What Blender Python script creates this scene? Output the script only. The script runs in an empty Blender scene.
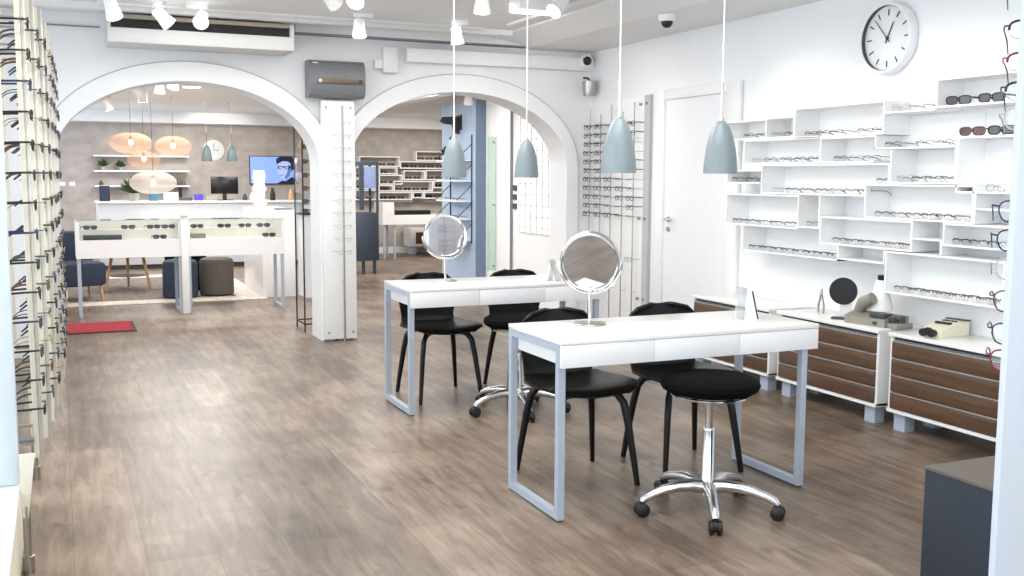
import bpy, bmesh, math, random
from mathutils import Vector, Matrix
PI = math.pi
random.seed(4)
sc = bpy.context.scene
COL = sc.collection.objects
H = 1.38

# ------------------------------------------------------------------ materials
def lin(c):
    return tuple(((v/255)/12.92 if v/255 <= .04045 else ((v/255+.055)/1.055)**2.4) for v in c)

def mat(name, rgb, rough=.5, metal=0.0, noise=.04, scale=12.0, spec=.5, emit=0.0, bump=0.0, stretch=None):
    m = bpy.data.materials.new(name); m.use_nodes = True
    nt = m.node_tree; b = nt.nodes['Principled BSDF']
    c = lin(rgb)
    b.inputs['Roughness'].default_value = rough
    b.inputs['Metallic'].default_value = metal
    b.inputs['Specular IOR Level'].default_value = spec
    tc = nt.nodes.new('ShaderNodeTexCoord'); src = tc.outputs['Object']
    if stretch:
        mp = nt.nodes.new('ShaderNodeMapping'); mp.inputs['Scale'].default_value = stretch
        nt.links.new(src, mp.inputs['Vector']); src = mp.outputs['Vector']
    n = nt.nodes.new('ShaderNodeTexNoise'); n.inputs['Scale'].default_value = scale
    n.inputs['Detail'].default_value = 4
    nt.links.new(src, n.inputs['Vector'])
    r = nt.nodes.new('ShaderNodeValToRGB')
    r.color_ramp.elements[0].position = .3; r.color_ramp.elements[1].position = .7
    r.color_ramp.elements[0].color = tuple(v*(1-noise) for v in c)+(1,)
    r.color_ramp.elements[1].color = tuple(min(1, v*(1+noise)) for v in c)+(1,)
    nt.links.new(n.outputs['Fac'], r.inputs['Fac'])
    nt.links.new(r.outputs['Color'], b.inputs['Base Color'])
    if emit:
        nt.links.new(r.outputs['Color'], b.inputs['Emission Color'])
        b.inputs['Emission Strength'].default_value = emit
    if bump:
        bp = nt.nodes.new('ShaderNodeBump'); bp.inputs['Strength'].default_value = bump
        bp.inputs['Distance'].default_value = .01
        nt.links.new(n.outputs['Fac'], bp.inputs['Height']); nt.links.new(bp.outputs['Normal'], b.inputs['Normal'])
    return m

def glass_mat(name, tint, refl=.08, rough=.02, dark=0.0):
    m = bpy.data.materials.new(name); m.use_nodes = True
    nt = m.node_tree; nt.nodes.remove(nt.nodes['Principled BSDF'])
    out = nt.nodes['Material Output']
    t = nt.nodes.new('ShaderNodeBsdfTransparent'); t.inputs['Color'].default_value = tint+(1,)
    g = nt.nodes.new('ShaderNodeBsdfGlossy'); g.inputs['Roughness'].default_value = rough
    fr = nt.nodes.new('ShaderNodeFresnel'); fr.inputs['IOR'].default_value = 1.35
    mu = nt.nodes.new('ShaderNodeMath'); mu.operation = 'MULTIPLY_ADD'
    mu.inputs[1].default_value = .6; mu.inputs[2].default_value = refl*.4
    nt.links.new(fr.outputs[0], mu.inputs[0])
    mx = nt.nodes.new('ShaderNodeMixShader')
    nt.links.new(mu.outputs[0], mx.inputs[0]); nt.links.new(t.outputs[0], mx.inputs[1]); nt.links.new(g.outputs[0], mx.inputs[2])
    nt.links.new(mx.outputs[0], out.inputs['Surface'])
    return m

def emis(name, rgb, s):
    return mat(name, rgb, rough=.4, emit=s, noise=.01)

M = {}
M['wall'] = mat('wall_paint', (238, 239, 241), .6, noise=.012, scale=3, bump=.02)
M['ceil'] = mat('ceiling_paint', (232, 232, 232), .7, noise=.012, scale=2)
M['trimw'] = mat('trim_white', (238, 238, 238), .45, noise=.01)
M['white'] = mat('white_lacquer', (242, 242, 242), .28, noise=.008)
M['shelfw'] = mat('shelf_white', (246, 246, 246), .4, noise=.008)
M['desk'] = mat('desk_gloss_white', (242, 241, 238), .16, noise=.008)
M['cream'] = mat('cream_frame', (230, 224, 208), .45, noise=.02)
M['bluewhite'] = mat('bluish_post', (214, 224, 234), .4, noise=.02)
M['steel'] = mat('satin_steel_paint', (180, 190, 205), .38, .1, noise=.02)
M['chrome'] = mat('chrome', (222, 223, 225), .12, 1.0, noise=.02)
M['brushed'] = mat('brushed_metal', (176, 172, 166), .3, 1.0, noise=.06, stretch=(1, 1, 14))
M['alu'] = mat('polished_aluminium', (226, 227, 230), .24, 1.0, noise=.02)
M['strip'] = mat('nickel_strip', (214, 211, 204), .35, .45, noise=.03)
M['drawerw'] = mat('drawer_white', (241, 241, 242), .6, spec=.3, noise=.008)
M['mirror'] = mat('mirror_silver', (225, 224, 224), .03, 1.0, noise=.01)
M['black'] = mat('black_lacquered_wood', (11, 11, 12), .36, spec=.35, noise=.1, scale=30)
M['blackfab'] = mat('black_fabric', (7, 7, 8), .95, spec=.12, noise=.25, scale=160, bump=.2)
M['blackpl'] = mat('black_plastic', (24, 24, 26), .4, noise=.05)
M['vent'] = mat('vent_black', (14, 13, 13), .6, noise=.2, scale=60)
M['beige'] = mat('beige_strip', (168, 158, 140), .5, noise=.03)
M['walnut'] = mat('walnut_drawer', (90, 65, 47), .42, noise=.35, scale=3.2, stretch=(6, .7, 9))
M['foot'] = mat('cabinet_foot', (172, 182, 198), .4, noise=.02)
M['silverline'] = mat('silver_rail', (205, 207, 210), .3, .6, noise=.02)
M['pend'] = mat('pendant_bluegrey', (126, 139, 144), .3, noise=.015)
M['pendin'] = mat('pendant_inside', (236, 236, 232), .5, noise=.01)
M['pendfar'] = mat('pendant_green_grey', (98, 118, 118), .35, noise=.02)
M['brass'] = mat('pale_brass', (206, 196, 180), .35, .4, noise=.03)
M['cord'] = mat('cord_white', (240, 240, 240), .6, noise=.01)
M['navy'] = mat('navy_fabric', (44, 55, 74), .85, noise=.16, scale=140, bump=.15)
M['taupe'] = mat('taupe_top', (98, 89, 82), .6, noise=.06, scale=60)
M['greycab'] = mat('slate_cabinet', (66, 76, 90), .5, noise=.05)
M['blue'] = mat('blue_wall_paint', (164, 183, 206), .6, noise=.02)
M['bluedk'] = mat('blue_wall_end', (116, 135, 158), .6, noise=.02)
M['speaker'] = mat('grey_box_plastic', (112, 114, 118), .4, noise=.05, scale=40)
M['bronze'] = mat('bronze_strip', (104, 92, 78), .35, .5, noise=.1)
M['red'] = mat('red_mat_pile', (150, 30, 48), .9, noise=.15, scale=220, bump=.2)
M['rub'] = mat('mat_rubber_edge', (72, 58, 60), .8, noise=.1)
M['rug'] = mat('rug_wool', (205, 198, 188), .95, noise=.22, scale=26, bump=.2)
M['rugdk'] = mat('rug_wool_dark', (120, 112, 103), .95, noise=.4, scale=14, bump=.2)
M['pouf'] = mat('pouf_taupe', (84, 78, 74), .85, noise=.12, scale=90, bump=.15)
M['oak'] = mat('oak_leg', (196, 158, 118), .5, noise=.15, scale=12, stretch=(6, 6, 1))
def woven(name, rgb, op):
    m = bpy.data.materials.new(name); m.use_nodes = True; nt = m.node_tree; L = nt.links
    nt.nodes.remove(nt.nodes['Principled BSDF']); out = nt.nodes['Material Output']
    tc = nt.nodes.new('ShaderNodeTexCoord'); wv = nt.nodes.new('ShaderNodeTexWave'); wv.bands_direction = 'Z'
    wv.inputs['Scale'].default_value = 22; wv.inputs['Distortion'].default_value = 1.2
    L.new(tc.outputs['Object'], wv.inputs['Vector'])
    mr = nt.nodes.new('ShaderNodeMapRange'); mr.inputs[3].default_value = op-.14; mr.inputs[4].default_value = op+.14
    L.new(wv.outputs['Fac'], mr.inputs[0])
    d = nt.nodes.new('ShaderNodeBsdfDiffuse'); d.inputs['Color'].default_value = lin(rgb)+(1,)
    tl = nt.nodes.new('ShaderNodeBsdfTranslucent'); tl.inputs['Color'].default_value = lin(rgb)+(1,)
    ad = nt.nodes.new('ShaderNodeMixShader'); L.new(d.outputs[0], ad.inputs[1]); L.new(tl.outputs[0], ad.inputs[2])
    tr = nt.nodes.new('ShaderNodeBsdfTransparent'); mx = nt.nodes.new('ShaderNodeMixShader')
    L.new(mr.outputs[0], mx.inputs[0]); L.new(tr.outputs[0], mx.inputs[1]); L.new(ad.outputs[0], mx.inputs[2])
    L.new(mx.outputs[0], out.inputs['Surface']); return m
M['rattan'] = woven('rattan', (206, 172, 144), .34); M['rattanw'] = woven('rattan_white', (222, 214, 206), .5)
M['leaf'] = mat('leaf_green', (62, 92, 44), .5, noise=.35, scale=20)
M['pot'] = mat('ceramic_pot', (190, 186, 180), .4, noise=.05)
M['greybase'] = mat('instrument_grey', (146, 142, 132), .5, noise=.04)
M['greydk'] = mat('instrument_dark', (62, 64, 70), .45, noise=.06)
M['creamdev'] = mat('instrument_cream', (232, 227, 206), .4, noise=.02)
M['clockf'] = mat('clock_face', (236, 237, 238), .25, noise=.01)
M['clockr'] = mat('clock_rim', (238, 238, 240), .3, noise=.01)
M['clockin'] = mat('clock_inner_rim', (66, 72, 88), .4, noise=.03)
M['ink'] = mat('ink_black', (44, 46, 50), .5, noise=.05)
M['bulb'] = emis('lamp_glow', (255, 246, 228), 14)
M['bulbsoft'] = emis('lamp_glow_soft', (255, 248, 236), 4)
M['bulbwarm'] = emis('warm_bulb', (255, 226, 186), 3)
M['light'] = emis('display_backlight', (255, 255, 252), .3)
M['glow'] = mat('display_inner', (226, 223, 214), .5, noise=.01)
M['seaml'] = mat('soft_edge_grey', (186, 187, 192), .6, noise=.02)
M['seam'] = mat('seam_grey', (138, 140, 146), .6, noise=.03)
M['casing'] = mat('vent_casing', (214, 213, 212), .5, noise=.01)
M['glass'] = glass_mat('clear_glass', (.97, .98, .978))
M['glassg'] = glass_mat('greenish_glass', (.80, .90, .84), .2)
M['lens'] = glass_mat('clear_lens', (.95, .96, .97), .12)
M['acryl'] = glass_mat('acrylic', (.95, .96, .965), .08, .15)
M['sunlens'] = mat('dark_sun_lens', (84, 80, 88), .12, noise=.05)
M['sunlens2'] = mat('brown_sun_lens', (98, 72, 74), .12, noise=.05)
M['screen'] = mat('monitor_black', (16, 17, 20), .2, noise=.05)
M['tvbg'] = emis('tv_light_blue', (120, 150, 226), .75)
M['tvskin'] = emis('tv_skin', (150, 168, 214), .7)
M['tvskin2'] = emis('tv_skin_shadow', (84, 104, 158), .6)
M['tvdark'] = emis('tv_dark', (16, 20, 40), .5)
M['violet'] = mat('violet_box', (70, 60, 168), .4, noise=.05)
M['teal'] = mat('teal_box', (64, 116, 140), .4, noise=.05)
FR = {  # frame colours
 'black': mat('frame_black', (30, 30, 33), .3, noise=.05), 'tortoise': mat('frame_tortoise', (92, 62, 44), .3, noise=.5, scale=90),
 'gunmetal': mat('frame_gunmetal', (86, 90, 100), .3, .7, noise=.05), 'silver': mat('frame_silver', (150, 152, 158), .25, .8, noise=.05),
 'navy': mat('frame_navy', (44, 50, 84), .3, noise=.05), 'burgundy': mat('frame_burgundy', (122, 30, 46), .3, noise=.05),
 'brown': mat('frame_brown', (92, 70, 66), .3, noise=.1), 'gold': mat('frame_gold', (170, 146, 100), .3, .7, noise=.05),
 'pale': mat('frame_pale', (196, 194, 192), .3, noise=.05), 'white': M['white']}
CNAME = {'black': 'black', 'tortoise': 'tortoiseshell brown', 'gunmetal': 'gunmetal', 'silver': 'silver', 'navy': 'navy blue',
         'burgundy': 'burgundy red', 'brown': 'brown', 'gold': 'gold', 'pale': 'pale clear', 'white': 'white'}

def floor_material():
    m = bpy.data.materials.new('oak_plank_floor'); m.use_nodes = True
    nt = m.node_tree; b = nt.nodes['Principled BSDF']; L = nt.links
    tc = nt.nodes.new('ShaderNodeTexCoord')
    mp = nt.nodes.new('ShaderNodeMapping'); mp.inputs['Rotation'].default_value = (0, 0, PI/2)
    L.new(tc.outputs['Object'], mp.inputs['Vector'])
    br = nt.nodes.new('ShaderNodeTexBrick'); br.offset = .37
    br.inputs['Color1'].default_value = (.30, .30, .30, 1); br.inputs['Color2'].default_value = (.74, .74, .74, 1)
    br.inputs['Mortar'].default_value = (.1, .1, .1, 1)
    br.inputs['Scale'].default_value = 1; br.inputs['Mortar Size'].default_value = .0012
    br.inputs['Brick Width'].default_value = 1.25; br.inputs['Row Height'].default_value = .24
    L.new(mp.outputs['Vector'], br.inputs['Vector'])
    # grain, stretched along the planks (world Y)
    m2 = nt.nodes.new('ShaderNodeMapping'); m2.inputs['Scale'].default_value = (9, 1.1, 1)
    L.new(tc.outputs['Object'], m2.inputs['Vector'])
    n1 = nt.nodes.new('ShaderNodeTexNoise'); n1.inputs['Scale'].default_value = 2.2; n1.inputs['Detail'].default_value = 9
    n1.inputs['Roughness'].default_value = .65; n1.inputs['Distortion'].default_value = .5
    L.new(m2.outputs['Vector'], n1.inputs['Vector'])
    n2 = nt.nodes.new('ShaderNodeTexNoise'); n2.inputs['Scale'].default_value = 2.0; n2.inputs['Detail'].default_value = 3
    L.new(tc.outputs['Object'], n2.inputs['Vector'])
    a = nt.nodes.new('ShaderNodeMix'); a.data_type = 'FLOAT'; a.inputs[0].default_value = .42
    L.new(n1.outputs['Fac'], a.inputs[2]); L.new(n2.outputs['Fac'], a.inputs[3])
    s = nt.nodes.new('ShaderNodeMix'); s.data_type = 'FLOAT'; s.inputs[0].default_value = .2
    L.new(a.outputs[0], s.inputs[2]); L.new(br.outputs['Color'], s.inputs[3])
    r = nt.nodes.new('ShaderNodeValToRGB'); e = r.color_ramp.elements
    e[0].position = .36; e[0].color = lin((70, 57, 47))+(1,)
    e[1].position = .64; e[1].color = lin((153, 136, 118))+(1,)
    x = e.new(.5); x.color = lin((115, 98, 83))+(1,)
    L.new(s.outputs[0], r.inputs['Fac'])
    # knots
    n3 = nt.nodes.new('ShaderNodeTexNoise'); n3.inputs['Scale'].default_value = 5.5; n3.inputs['Detail'].default_value = 2
    m3 = nt.nodes.new('ShaderNodeMapping'); m3.inputs['Scale'].default_value = (1.8, 1, 1)
    L.new(tc.outputs['Object'], m3.inputs['Vector']); L.new(m3.outputs['Vector'], n3.inputs['Vector'])
    k = nt.nodes.new('ShaderNodeValToRGB'); k.color_ramp.elements[0].position = .25; k.color_ramp.elements[1].position = .36
    k.color_ramp.elements[0].color = (.55, .5, .47, 1); k.color_ramp.elements[1].color = (1, 1, 1, 1)
    L.new(n3.outputs['Fac'], k.inputs['Fac'])
    mu = nt.nodes.new('ShaderNodeMix'); mu.data_type = 'RGBA'; mu.blend_type = 'MULTIPLY'; mu.inputs[0].default_value = 1
    L.new(r.outputs['Color'], mu.inputs[6]); L.new(k.outputs['Color'], mu.inputs[7])
    mo = nt.nodes.new('ShaderNodeMix'); mo.data_type = 'RGBA'; mo.blend_type = 'MULTIPLY'
    L.new(br.outputs['Fac'], mo.inputs[0]); L.new(mu.outputs[2], mo.inputs[6]); mo.inputs[7].default_value = (.8, .77, .74, 1)
    L.new(mo.outputs[2], b.inputs['Base Color'])
    b.inputs['Roughness'].default_value = .34; b.inputs['Specular IOR Level'].default_value = .5
    bp = nt.nodes.new('ShaderNodeBump'); bp.inputs['Strength'].default_value = .02; bp.inputs['Distance'].default_value = .004
    L.new(n1.outputs['Fac'], bp.inputs['Height']); L.new(bp.outputs['Normal'], b.inputs['Normal'])
    return m

def backwall_material():
    m = mat('taupe_wallpaper', (182, 173, 165), .7, noise=.16, scale=4.5, stretch=(1, 1, 1.6))
    return m
M['floor'] = floor_material(); M['taupewall'] = backwall_material()

# ------------------------------------------------------------------ mesh builder
class MB:
    def __init__(s): s.bm = bmesh.new(); s.mi = 0
    def _mark(s, faces, smooth=False):
        for f in faces: f.material_index = s.mi; f.smooth = smooth
    def box(s, x0, y0, z0, x1, y1, z1, bev=0.0, seg=2):
        bm = s.bm
        r = bmesh.ops.create_cube(bm, size=1)
        vs = r['verts']
        for v in vs:
            v.co = Vector(((x0+x1)/2+v.co.x*(x1-x0), (y0+y1)/2+v.co.y*(y1-y0), (z0+z1)/2+v.co.z*(z1-z0)))
        fs = set(f for v in vs for f in v.link_faces)
        s._mark(fs)
        if bev:
            es = list(set(e for v in vs for e in v.link_edges))
            rr = bmesh.ops.bevel(bm, geom=es, offset=bev, segments=seg, affect='EDGES', profile=.5)
            s._mark(rr['faces'], True)
        return s
    def poly(s, pts):
        f = s.bm.faces.new([s.bm.verts.new(p) for p in pts]); s._mark([f]); return s
    def prism(s, pts, d):
        """pts: planar 3-D polygon, d: extrusion vector"""
        d = Vector(d); bm = s.bm
        a = [bm.verts.new(Vector(p)) for p in pts]; b = [bm.verts.new(Vector(p)+d) for p in pts]
        fs = [bm.faces.new(a), bm.faces.new(b[::-1])]
        n = len(a)
        for i in range(n): fs.append(bm.faces.new((a[i], b[i], b[(i+1) % n], a[(i+1) % n])))
        s._mark(fs); bmesh.ops.recalc_face_normals(bm, faces=fs); return s
    def tube(s, pts, r, n=8, closed=False, flat=None, caps=True):
        pts = [Vector(p) for p in pts]; N = len(pts); rings = []
        rr = r if isinstance(r, (list, tuple)) else [r]*N
        up = None
        for i, p in enumerate(pts):
            if closed: t = pts[(i+1) % N]-pts[i-1]
            else: t = pts[min(i+1, N-1)]-pts[max(i-1, 0)]
            t.normalize()
            if up is None:
                up = Vector((0, 0, 1)) if abs(t.z) < .9 else Vector((0, 1, 0))
            a = up-t*up.dot(t)
            if a.length < 1e-4: a = t.orthogonal()
            a.normalize(); up = a; b = t.cross(a)
            k = flat or 1.0
            rings.append([s.bm.verts.new(p+a*math.cos(2*PI*j/n)*rr[i]+b*math.sin(2*PI*j/n)*rr[i]*k) for j in range(n)])
        fs = []
        for i in range(N if closed else N-1):
            A, B = rings[i], rings[(i+1) % N]
            for j in range(n): fs.append(s.bm.faces.new((A[j], A[(j+1) % n], B[(j+1) % n], B[j])))
        s._mark(fs, True)
        if not closed and caps:
            s._mark([s.bm.faces.new(rings[0][::-1]), s.bm.faces.new(rings[-1])])
        return s
    def cyl(s, p0, p1, r0, r1=None, n=20):
        return s.tube([p0, p1], [r0, r0 if r1 is None else r1], n)
    def lathe(s, prof, c=(0, 0, 0), n=28, axis='Z', capped=True):
        c = Vector(c); rings = []
        def put(r, h, a):
            x, y = r*math.cos(a), r*math.sin(a)
            return c+(Vector((x, y, h)) if axis == 'Z' else Vector((x, h, y)) if axis == 'Y' else Vector((h, x, y)))
        for r, h in prof:
            rings.append([s.bm.verts.new(put(max(r, 1e-4), h, 2*PI*j/n)) for j in range(n)])
        fs = []
        for A, B in zip(rings, rings[1:]):
            for j in range(n): fs.append(s.bm.faces.new((A[j], A[(j+1) % n], B[(j+1) % n], B[j])))
        s._mark(fs, True)
        if capped:
            cf = [s.bm.faces.new(rings[0][::-1]), s.bm.faces.new(rings[-1])]; s._mark(cf); fs += cf
        bmesh.ops.recalc_face_normals(s.bm, faces=fs)
        return s
    def ball(s, c, rx, ry=None, rz=None, u=16, v=10):
        r = bmesh.ops.create_uvsphere(s.bm, u_segments=u, v_segments=v, radius=1)
        for w in r['verts']:
            w.co = Vector((c[0]+w.co.x*rx, c[1]+w.co.y*(ry or rx), c[2]+w.co.z*(rz or rx)))
        s._mark(set(f for w in r['verts'] for f in w.link_faces), True); return s
    def grid(s, rows, thick=None):
        """rows of points; thick: offset along normals (two sided sheet)"""
        R, C = len(rows), len(rows[0]); P = [[Vector(p) for p in r] for r in rows]
        def nrm(i, j):
            a = P[min(i+1, R-1)][j]-P[max(i-1, 0)][j]; b = P[i][min(j+1, C-1)]-P[i][max(j-1, 0)]
            n = a.cross(b); return n.normalized() if n.length > 1e-9 else Vector((0, 0, 1))
        top = [[s.bm.verts.new(P[i][j]) for j in range(C)] for i in range(R)]
        fs = [s.bm.faces.new((top[i][j], top[i+1][j], top[i+1][j+1], top[i][j+1])) for i in range(R-1) for j in range(C-1)]
        if thick:
            bot = [[s.bm.verts.new(P[i][j]-nrm(i, j)*thick) for j in range(C)] for i in range(R)]
            fs += [s.bm.faces.new((bot[i][j], bot[i][j+1], bot[i+1][j+1], bot[i+1][j])) for i in range(R-1) for j in range(C-1)]
            loop = [(0, j) for j in range(C)]+[(i, C-1) for i in range(1, R)]+[(R-1, j) for j in range(C-2, -1, -1)]+[(i, 0) for i in range(R-2, 0, -1)]
            for k in range(len(loop)):
                a, b = loop[k], loop[(k+1) % len(loop)]
                fs.append(s.bm.faces.new((top[a[0]][a[1]], top[b[0]][b[1]], bot[b[0]][b[1]], bot[a[0]][a[1]])))
        s._mark(fs, True); bmesh.ops.recalc_face_normals(s.bm, faces=fs); return s
    def build(s, name, mats, parent=None, loc=None, rot=None, smooth_angle=None):
        me = bpy.data.meshes.new(name); s.bm.to_mesh(me); s.bm.free()
        for m in (mats if isinstance(mats, (list, tuple)) else [mats]): me.materials.append(m)
        o = bpy.data.objects.new(name, me); COL.link(o)
        if parent: o.parent = parent
        if loc: o.location = loc
        if rot: o.rotation_euler = rot
        if hasattr(me, 'set_sharp_from_angle'):
            me.set_sharp_from_angle(angle=math.radians(40))
        return o

def tag(o, label=None, cat=None, group=None, kind=None):
    if label: o['label'] = label
    if cat: o['category'] = cat
    if group: o['group'] = group
    if kind: o['kind'] = kind
    return o
def thing(name, label, cat, loc=(0, 0, 0), rz=0, group=None, rot=None):
    o = bpy.data.objects.new(name, None); COL.link(o); o.empty_display_size = .05
    o.location = loc; o.rotation_euler = rot or (0, 0, rz)
    return tag(o, label, cat, group)
def struct(o): o['kind'] = 'structure'; return o
KIDS = {}
def dup(root, loc=None, rot=None, label=None, group=None):
    r = root.copy(); COL.link(r)
    if loc is not None: r.location = loc
    if rot is not None: r.rotation_euler = rot
    if label: r['label'] = label
    if group: r['group'] = group
    for ch in list(root.children):
        c = ch.copy(); COL.link(c); c.parent = r
        for g in list(ch.children):
            d = g.copy(); COL.link(d); d.parent = c
    return r
ORD = ['first', 'second', 'third', 'fourth', 'fifth', 'sixth', 'seventh', 'eighth', 'ninth', 'tenth', 'eleventh', 'twelfth', 'thirteenth', 'fourteenth', 'fifteenth']
def B(*a, bev=0.0): return MB().box(*a, bev=bev)

# ------------------------------------------------------------------ SETTING
XR, YA, YB = 4.5, 8.45, 8.75       # right wall, arch wall front / back
YE = 17.6                          # far wall
struct(B(-1.6, -2.4, -.06, 8.0, YE+.2, 0).build('floor', M['floor']))
# main ceiling with sloping cove down to the lower ceiling over the shelves
struct(B(-1.6, -2.4, 2.58, 3.5, YA, 2.66).build('ceiling', M['ceil']))
c = MB(); c.prism([(3.5, -2.4, 2.565), (3.85, -2.4, 2.50), (3.85, -2.4, 2.66), (3.5, -2.4, 2.66)], (0, YA+2.4, 0))
struct(c.build('ceiling_cove', M['trimw']))
struct(B(3.85, -2.4, 2.5, XR, YA, 2.66).build('ceiling_side', M['ceil']))
struct(B(-.6, YB, 2.36, 8.0, YE, 2.44).build('ceiling_back', M['ceil']))
struct(B(-.35, YE-.45, 2.19, 8.0, YE, 2.36).build('trim_bulkhead', M['trimw']))
# right wall (door opening is a closed leaf in front of the wall)
struct(B(XR, -2.4, 0, XR+.1, YA, 2.66).build('wall_right', M['wall']))
# arch wall as one solid with two elliptical-headed openings
def arch_pts(cx, a, b, zs, n=24):
    return [(cx-a*math.cos(PI*k/n), zs+b*math.sin(PI*k/n)) for k in range(n+1)]
LA = (.97, 1.0, .63, 1.47); RA = (3.24, 1.01, .63, 1.47)
aw = MB()
pl = [(-1.6, 0)]
for A in (LA, RA):
    p = arch_pts(*A, n=48); pl += [(p[0][0], 0)]+p+[(p[-1][0], 0)]
pl += [(4.7, 0), (4.7, 2.66), (-1.6, 2.66)]
aw.prism([(x, YA, z) for x, z in pl], (0, YB-YA, 0))
struct(aw.build('wall_arch', M['wall']))
for i, A in enumerate((LA, RA)):      # raised rings round the arches
    n = 48; w = .115
    ip = arch_pts(A[0], A[1], A[2], A[3], n); op = arch_pts(A[0], A[1]+w, A[2]+.15, A[3], n)
    op = [((min(x, 2.0985) if i == 0 else max(x, 2.1015)), z) for x, z in op]
    q = [(ip[0][0], 0)]+ip+[(ip[-1][0], 0), (op[-1][0], 0)]+op[::-1]+[(op[0][0], 0)]
    t = MB(); t.prism([(x, YA-.045, z) for x, z in q], (0, .0445, 0))
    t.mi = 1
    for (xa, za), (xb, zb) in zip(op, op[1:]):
        if abs(xa-xb) > 1e-4: t.tube([(xa, YA-.044, za), (xb, YA-.044, zb)], .0045, 5)  # thin grey tube paints the shaded line along the ring's outer edge
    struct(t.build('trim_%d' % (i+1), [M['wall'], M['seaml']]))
# ledges under the ceiling at the arch wall
t = MB(); t.box(-1.0, 7.92, 2.535, 3.49, 8.0, 2.579); struct(t.build('trim_3', M['trimw']))
t = MB(); t.box(1.78, 8.33, 2.515, XR-.005, 8.449, 2.579); t.mi = 1; t.box(1.78, 8.335, 2.505, XR-.005, 8.449, 2.515); struct(t.build('trim_4', [M['ceil'], M['seam']]))  # lower grey strip paints in the shadow gap at the wall top
t = MB(); t.box(2.72, 8.36, 2.33, XR-.005, 8.449, 2.445, bev=.006); struct(t.build('trim_5', M['trimw']))
t = MB(); t.box(-.28, 8.435, 2.47, .33, 8.449, 2.480); struct(t.build('trim_6', M['seam']))
# back room walls
struct(B(-.36, YE, 0, 8.0, YE+.12, 2.44).build('wall_back', M['taupewall']))
struct(B(-.48, YB, 0, -.36, YE, 2.44).build('wall_back_left', M['wall']))
struct(B(4.6, YB, 0, 4.72, 11.2, 2.36).build('wall_back_right', M['wall']))
struct(B(7.9, YB, 0, 8.0, YE, 2.44).build('wall_far_right', M['wall']))
struct(B(4.72, YB, 0, 7.9, YB+.1, 2.44).build('wall_side_room', M['wall']))
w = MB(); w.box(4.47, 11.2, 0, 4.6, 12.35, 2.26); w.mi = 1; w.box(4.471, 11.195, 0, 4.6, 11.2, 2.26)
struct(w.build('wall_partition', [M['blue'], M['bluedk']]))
struct(B(3.9, YB+.002, 2.27, 4.05, 14.5, 2.36).build('trim_7', M['trimw']))
struct(B(4.9, YE-.02, 0, 7.9, YE, .11).build('baseboard_back', M['trimw']))
# left window front: kneewall, header and mullions, glass
XW = -.62
struct(B(-.74, -2.4, 0, XW, YA, .24).build('wall_left', M['cream']))
struct(B(-.74, -2.4, 2.44, XW, YA, 2.58).build('wall_left_header', M['cream']))
win = MB()
for y in [-2.4+.9*k for k in range(13)]:
    win.box(-.72, y, .24, XW, min(y+.09, YA), 2.44)
struct(win.build('window_1', M['cream']))
struct(B(-.70, -2.3, .24, -.69, YA-.05, 2.44).build('window_glass', M['glass'], None))
bpy.data.objects['window_glass'].parent = bpy.data.objects['window_1']
# shop front behind the camera
w = MB(); w.box(-1.6, -2.5, 0, XR+.1, -2.4, .3); w.box(-1.6, -2.5, 2.4, XR+.1, -2.4, 2.66); w.box(XR-.6, -2.5, .3, XR+.1, -2.4, 2.4)
struct(w.build('wall_front', M['wall']))
w = MB()
for x in (-.7, .9, 2.4, 3.83): w.box(x, -2.5, .3, x+.08, -2.4, 2.4)
w2 = w.build('window_2', M['cream']); struct(w2)
B(-.7, -2.46, .3, 3.9, -2.45, 2.4).build('window_glass', M['glass'], w2)
# white door in the right wall
d = struct(MB().box(XR-.012, 6.28, .01, XR-.001, 7.12, 1.99).build('door_1', mat('door_paint', (236, 237, 240), .4, noise=.01)))
k = MB(); k.box(XR-.035, 7.12, 0, XR-.001, 7.28, 2.07, bev=.006); k.box(XR-.035, 6.12, 0, XR-.001, 6.28, 2.07, bev=.006); k.box(XR-.035, 6.28, 1.99, XR-.001, 7.12, 2.07, bev=.006)
k.build('door_frame', M['trimw'], d)
k = MB(); k.lathe([(.022, -.012), (.022, 0)], (XR-.012, 7.05, 1.04), axis='X'); k.tube([(XR-.02, 7.05, 1.04), (XR-.055, 7.05, 1.04), (XR-.06, 7.03, 1.04), (XR-.06, 6.94, 1.04)], .008)
k.lathe([(.02, -.012), (.02, 0)], (XR-.012, 7.05, .96), axis='X')
k.build('door_handle', M['brushed'], d)

# ------------------------------------------------------------------ EYEWEAR
def rim_pts(cx, cz, hw, hh, n=18, p=3.2, tilt=0.0):
    out = []
    for k in range(n):
        a = 2*PI*k/n; c, s_ = math.cos(a), math.sin(a)
        x = hw*math.copysign(abs(c)**(2/p), c); z = hh*math.copysign(abs(s_)**(2/p), s_)
        if z < 0: x *= .9
        yy = -.004*(1-((cx+x)/.066)**2)
        out.append((cx+x, yy, cz+z))
    return out
def front_mb(b, r, hw, hh, cz, rimless=False, half=False):
    for s_ in (-1, 1):
        pts = rim_pts(s_*.034, cz, hw, hh)
        if rimless: b.tube(pts, r*.5, 4, closed=True)
        elif half:
            b.tube([p for p in pts if p[2] >= cz] , r*1.5, 5)
            b.tube([pts[-1]]+[p for p in pts if p[2] < cz][::-1], r*.35, 4)
        else: b.tube(pts, r, 5, closed=True)
        b.tube([(s_*(.034+hw*.97), -.001, cz+hh*.45), (s_*.066, .004, cz+hh*.5), (s_*.067, .012, cz+hh*.5)], r*1.1, 5)
    b.tube([(-.034+hw*.93, -.004, cz+hh*.3), (-.004, -.006, cz+hh*.55), (.004, -.006, cz+hh*.55), (.034-hw*.93, -.004, cz+hh*.3)], r, 5)
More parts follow.
